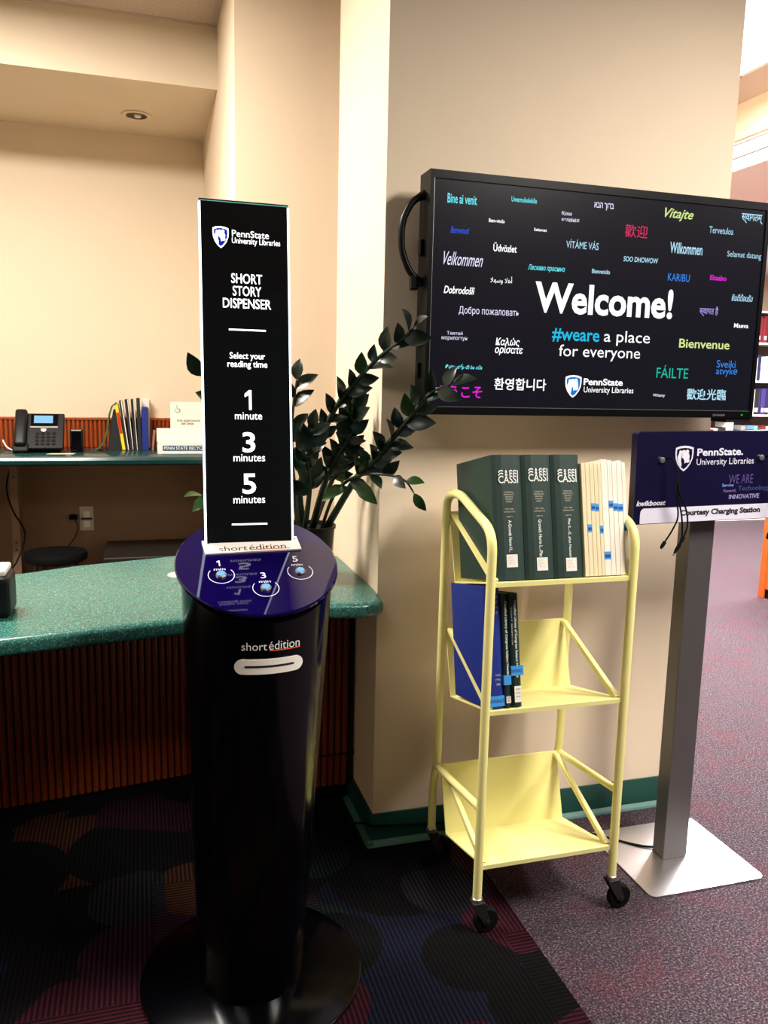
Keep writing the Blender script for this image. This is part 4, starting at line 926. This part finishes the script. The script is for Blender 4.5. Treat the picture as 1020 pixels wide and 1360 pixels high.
bm = bmesh.new(); tube(bm, [(-.44+.145*math.cos(R(a)), 4.45+.145*math.sin(R(a)), .2) for a in range(0, 360, 20)], .008, 6, closed=True); obj('foot_ring', bm, M['castermetal'], t, True)
t = thing('file_cart', 'dark box frame with a pale top standing behind the counter by the kiosk', 'cabinet', (.05, 4.45, 0))
obj('carcass', B((-.19, 4.3, 0), (.34, 4.75, .55), .01), M['dark_wood'], t)
obj('top_rim', B((-.20, 4.29, .55), (.35, 4.76, .575), .006), M['castermetal'], t)
obj('front_panel', B((-.10, 4.292, .06), (.32, 4.30, .545)), M['faint'], t)

# ------------------------------------------------------------------ far right: bookcases
BY = 7.84
t = thing('bookcase', 'long white bookcase against the far wall seen right of the display', 'bookcase', (7.0, BY+.15, 0))
levels = [.055, .43, .80, 1.235, 1.62, 2.05, 2.40]
for z in levels: obj('shelf', B((5.6, BY, z-.022), (8.4, BY+.3, z)), M['shelfw'], t)
for x in (5.58, 6.49, 7.42, 8.38): obj('upright', B((x, BY+.003, 0), (x+.022, BY+.3, 2.42)), M['shelfw'], t)
obj('base_board', B((5.6, BY-.004, 0), (8.4, BY, .055)), M['shelfw'], t)
obj('back_panel', B((5.6, BY+.29, .055), (8.4, BY+.3, 2.4)), M['dark_wood'], t)
cols = {'dark red': (120, 20, 34), 'navy': (24, 26, 74), 'teal': (40, 128, 128), 'white': (222, 220, 212), 'black': (20, 20, 24), 'purple': (60, 40, 120), 'green': (30, 76, 50), 'red': (186, 26, 34), 'grey': (130, 130, 128), 'pale blue': (110, 170, 206)}
bmats = {c: mat('far_book_'+c.replace(' ', '_'), v, .6) for c, v in cols.items()}
rowpal = {.80: ['green', 'dark red', 'white', 'black', 'black', 'grey', 'black', 'grey', 'red', 'navy', 'pale blue'], 1.235: ['navy', 'purple', 'navy', 'white', 'black'], 1.62: ['white', 'white', 'teal', 'white', 'navy'], 2.05: ['dark red', 'dark red', 'black', 'dark red'], .43: ['navy', 'grey', 'dark red']}
ORD = ['', 'first', 'second', 'third', 'fourth', 'fifth', 'sixth', 'seventh', 'eighth', 'ninth', 'tenth', 'eleventh', 'twelfth', 'thirteenth', 'fourteenth']
rname = {.80: 'shelf above the panel', 1.235: 'shelf by the display foot', 1.62: 'shelf beside the display', 2.05: 'top shelf'}
for z, x0, x1 in ((.80, 6.14, 7.30), (1.235, 6.60, 7.30), (1.62, 6.60, 7.30), (2.05, 6.60, 7.30)):
    x = x0; i = 0
    seen = {}
    while x < x1:
        w_ = random.uniform(.035, .07); h_ = random.uniform(.24, .31)
        if 6.47 < x+w_ and x < 6.52: x = 6.52; continue
        if 7.40 < x+w_: break
        c = rowpal[z][i % len(rowpal[z])]; i += 1
        seen[c] = seen.get(c, 0)+1; tall = ' taller' if h_ > .28 else ''
        b = thing('library_book', f'{ORD[seen[c]]}{tall} {c} book from left, far bookcase, {rname[z]}', 'book', (x, BY+.01, z+.001), f'books on the far bookcase, {rname[z]}')
        obj('cover', B((x, BY+.01, z), (x+w_-.002, BY+.2, z+h_), .003, seg=1), bmats[c], b)
        if w_ > .045: obj('spine_label', B((x+.006, BY+.0085, z+.03), (x+w_-.008, BY+.0098, z+.075)), M['paper'], b)
        x += w_
t = thing('low_bookcase', 'low orange oak bookcase end standing on the speckled carpet at the right edge', 'bookcase', (4.9, 4.5, 0))
for x in (4.33, 5.6): obj('side_panel', B((x, 4.1, .07), (x+.04, 4.79, .95), .003), M['oak'], t)
for y in (4.10, 4.735): obj('corner_post', B((4.322, y, .0), (4.338, y+.055, .955), .003), M['oak'], t)
for z in (.07, .36, .64, .92): obj('shelf', B((4.37, 4.11, z), (5.6, 4.79, z+.025)), M['oak'], t)
obj('back_panel', B((4.37, 4.44, .095), (5.6, 4.46, .92)), M['dark_wood'], t)
obj('plinth', B((4.345, 4.12, 0), (5.62, 4.77, .07)), M['blackm'], t)
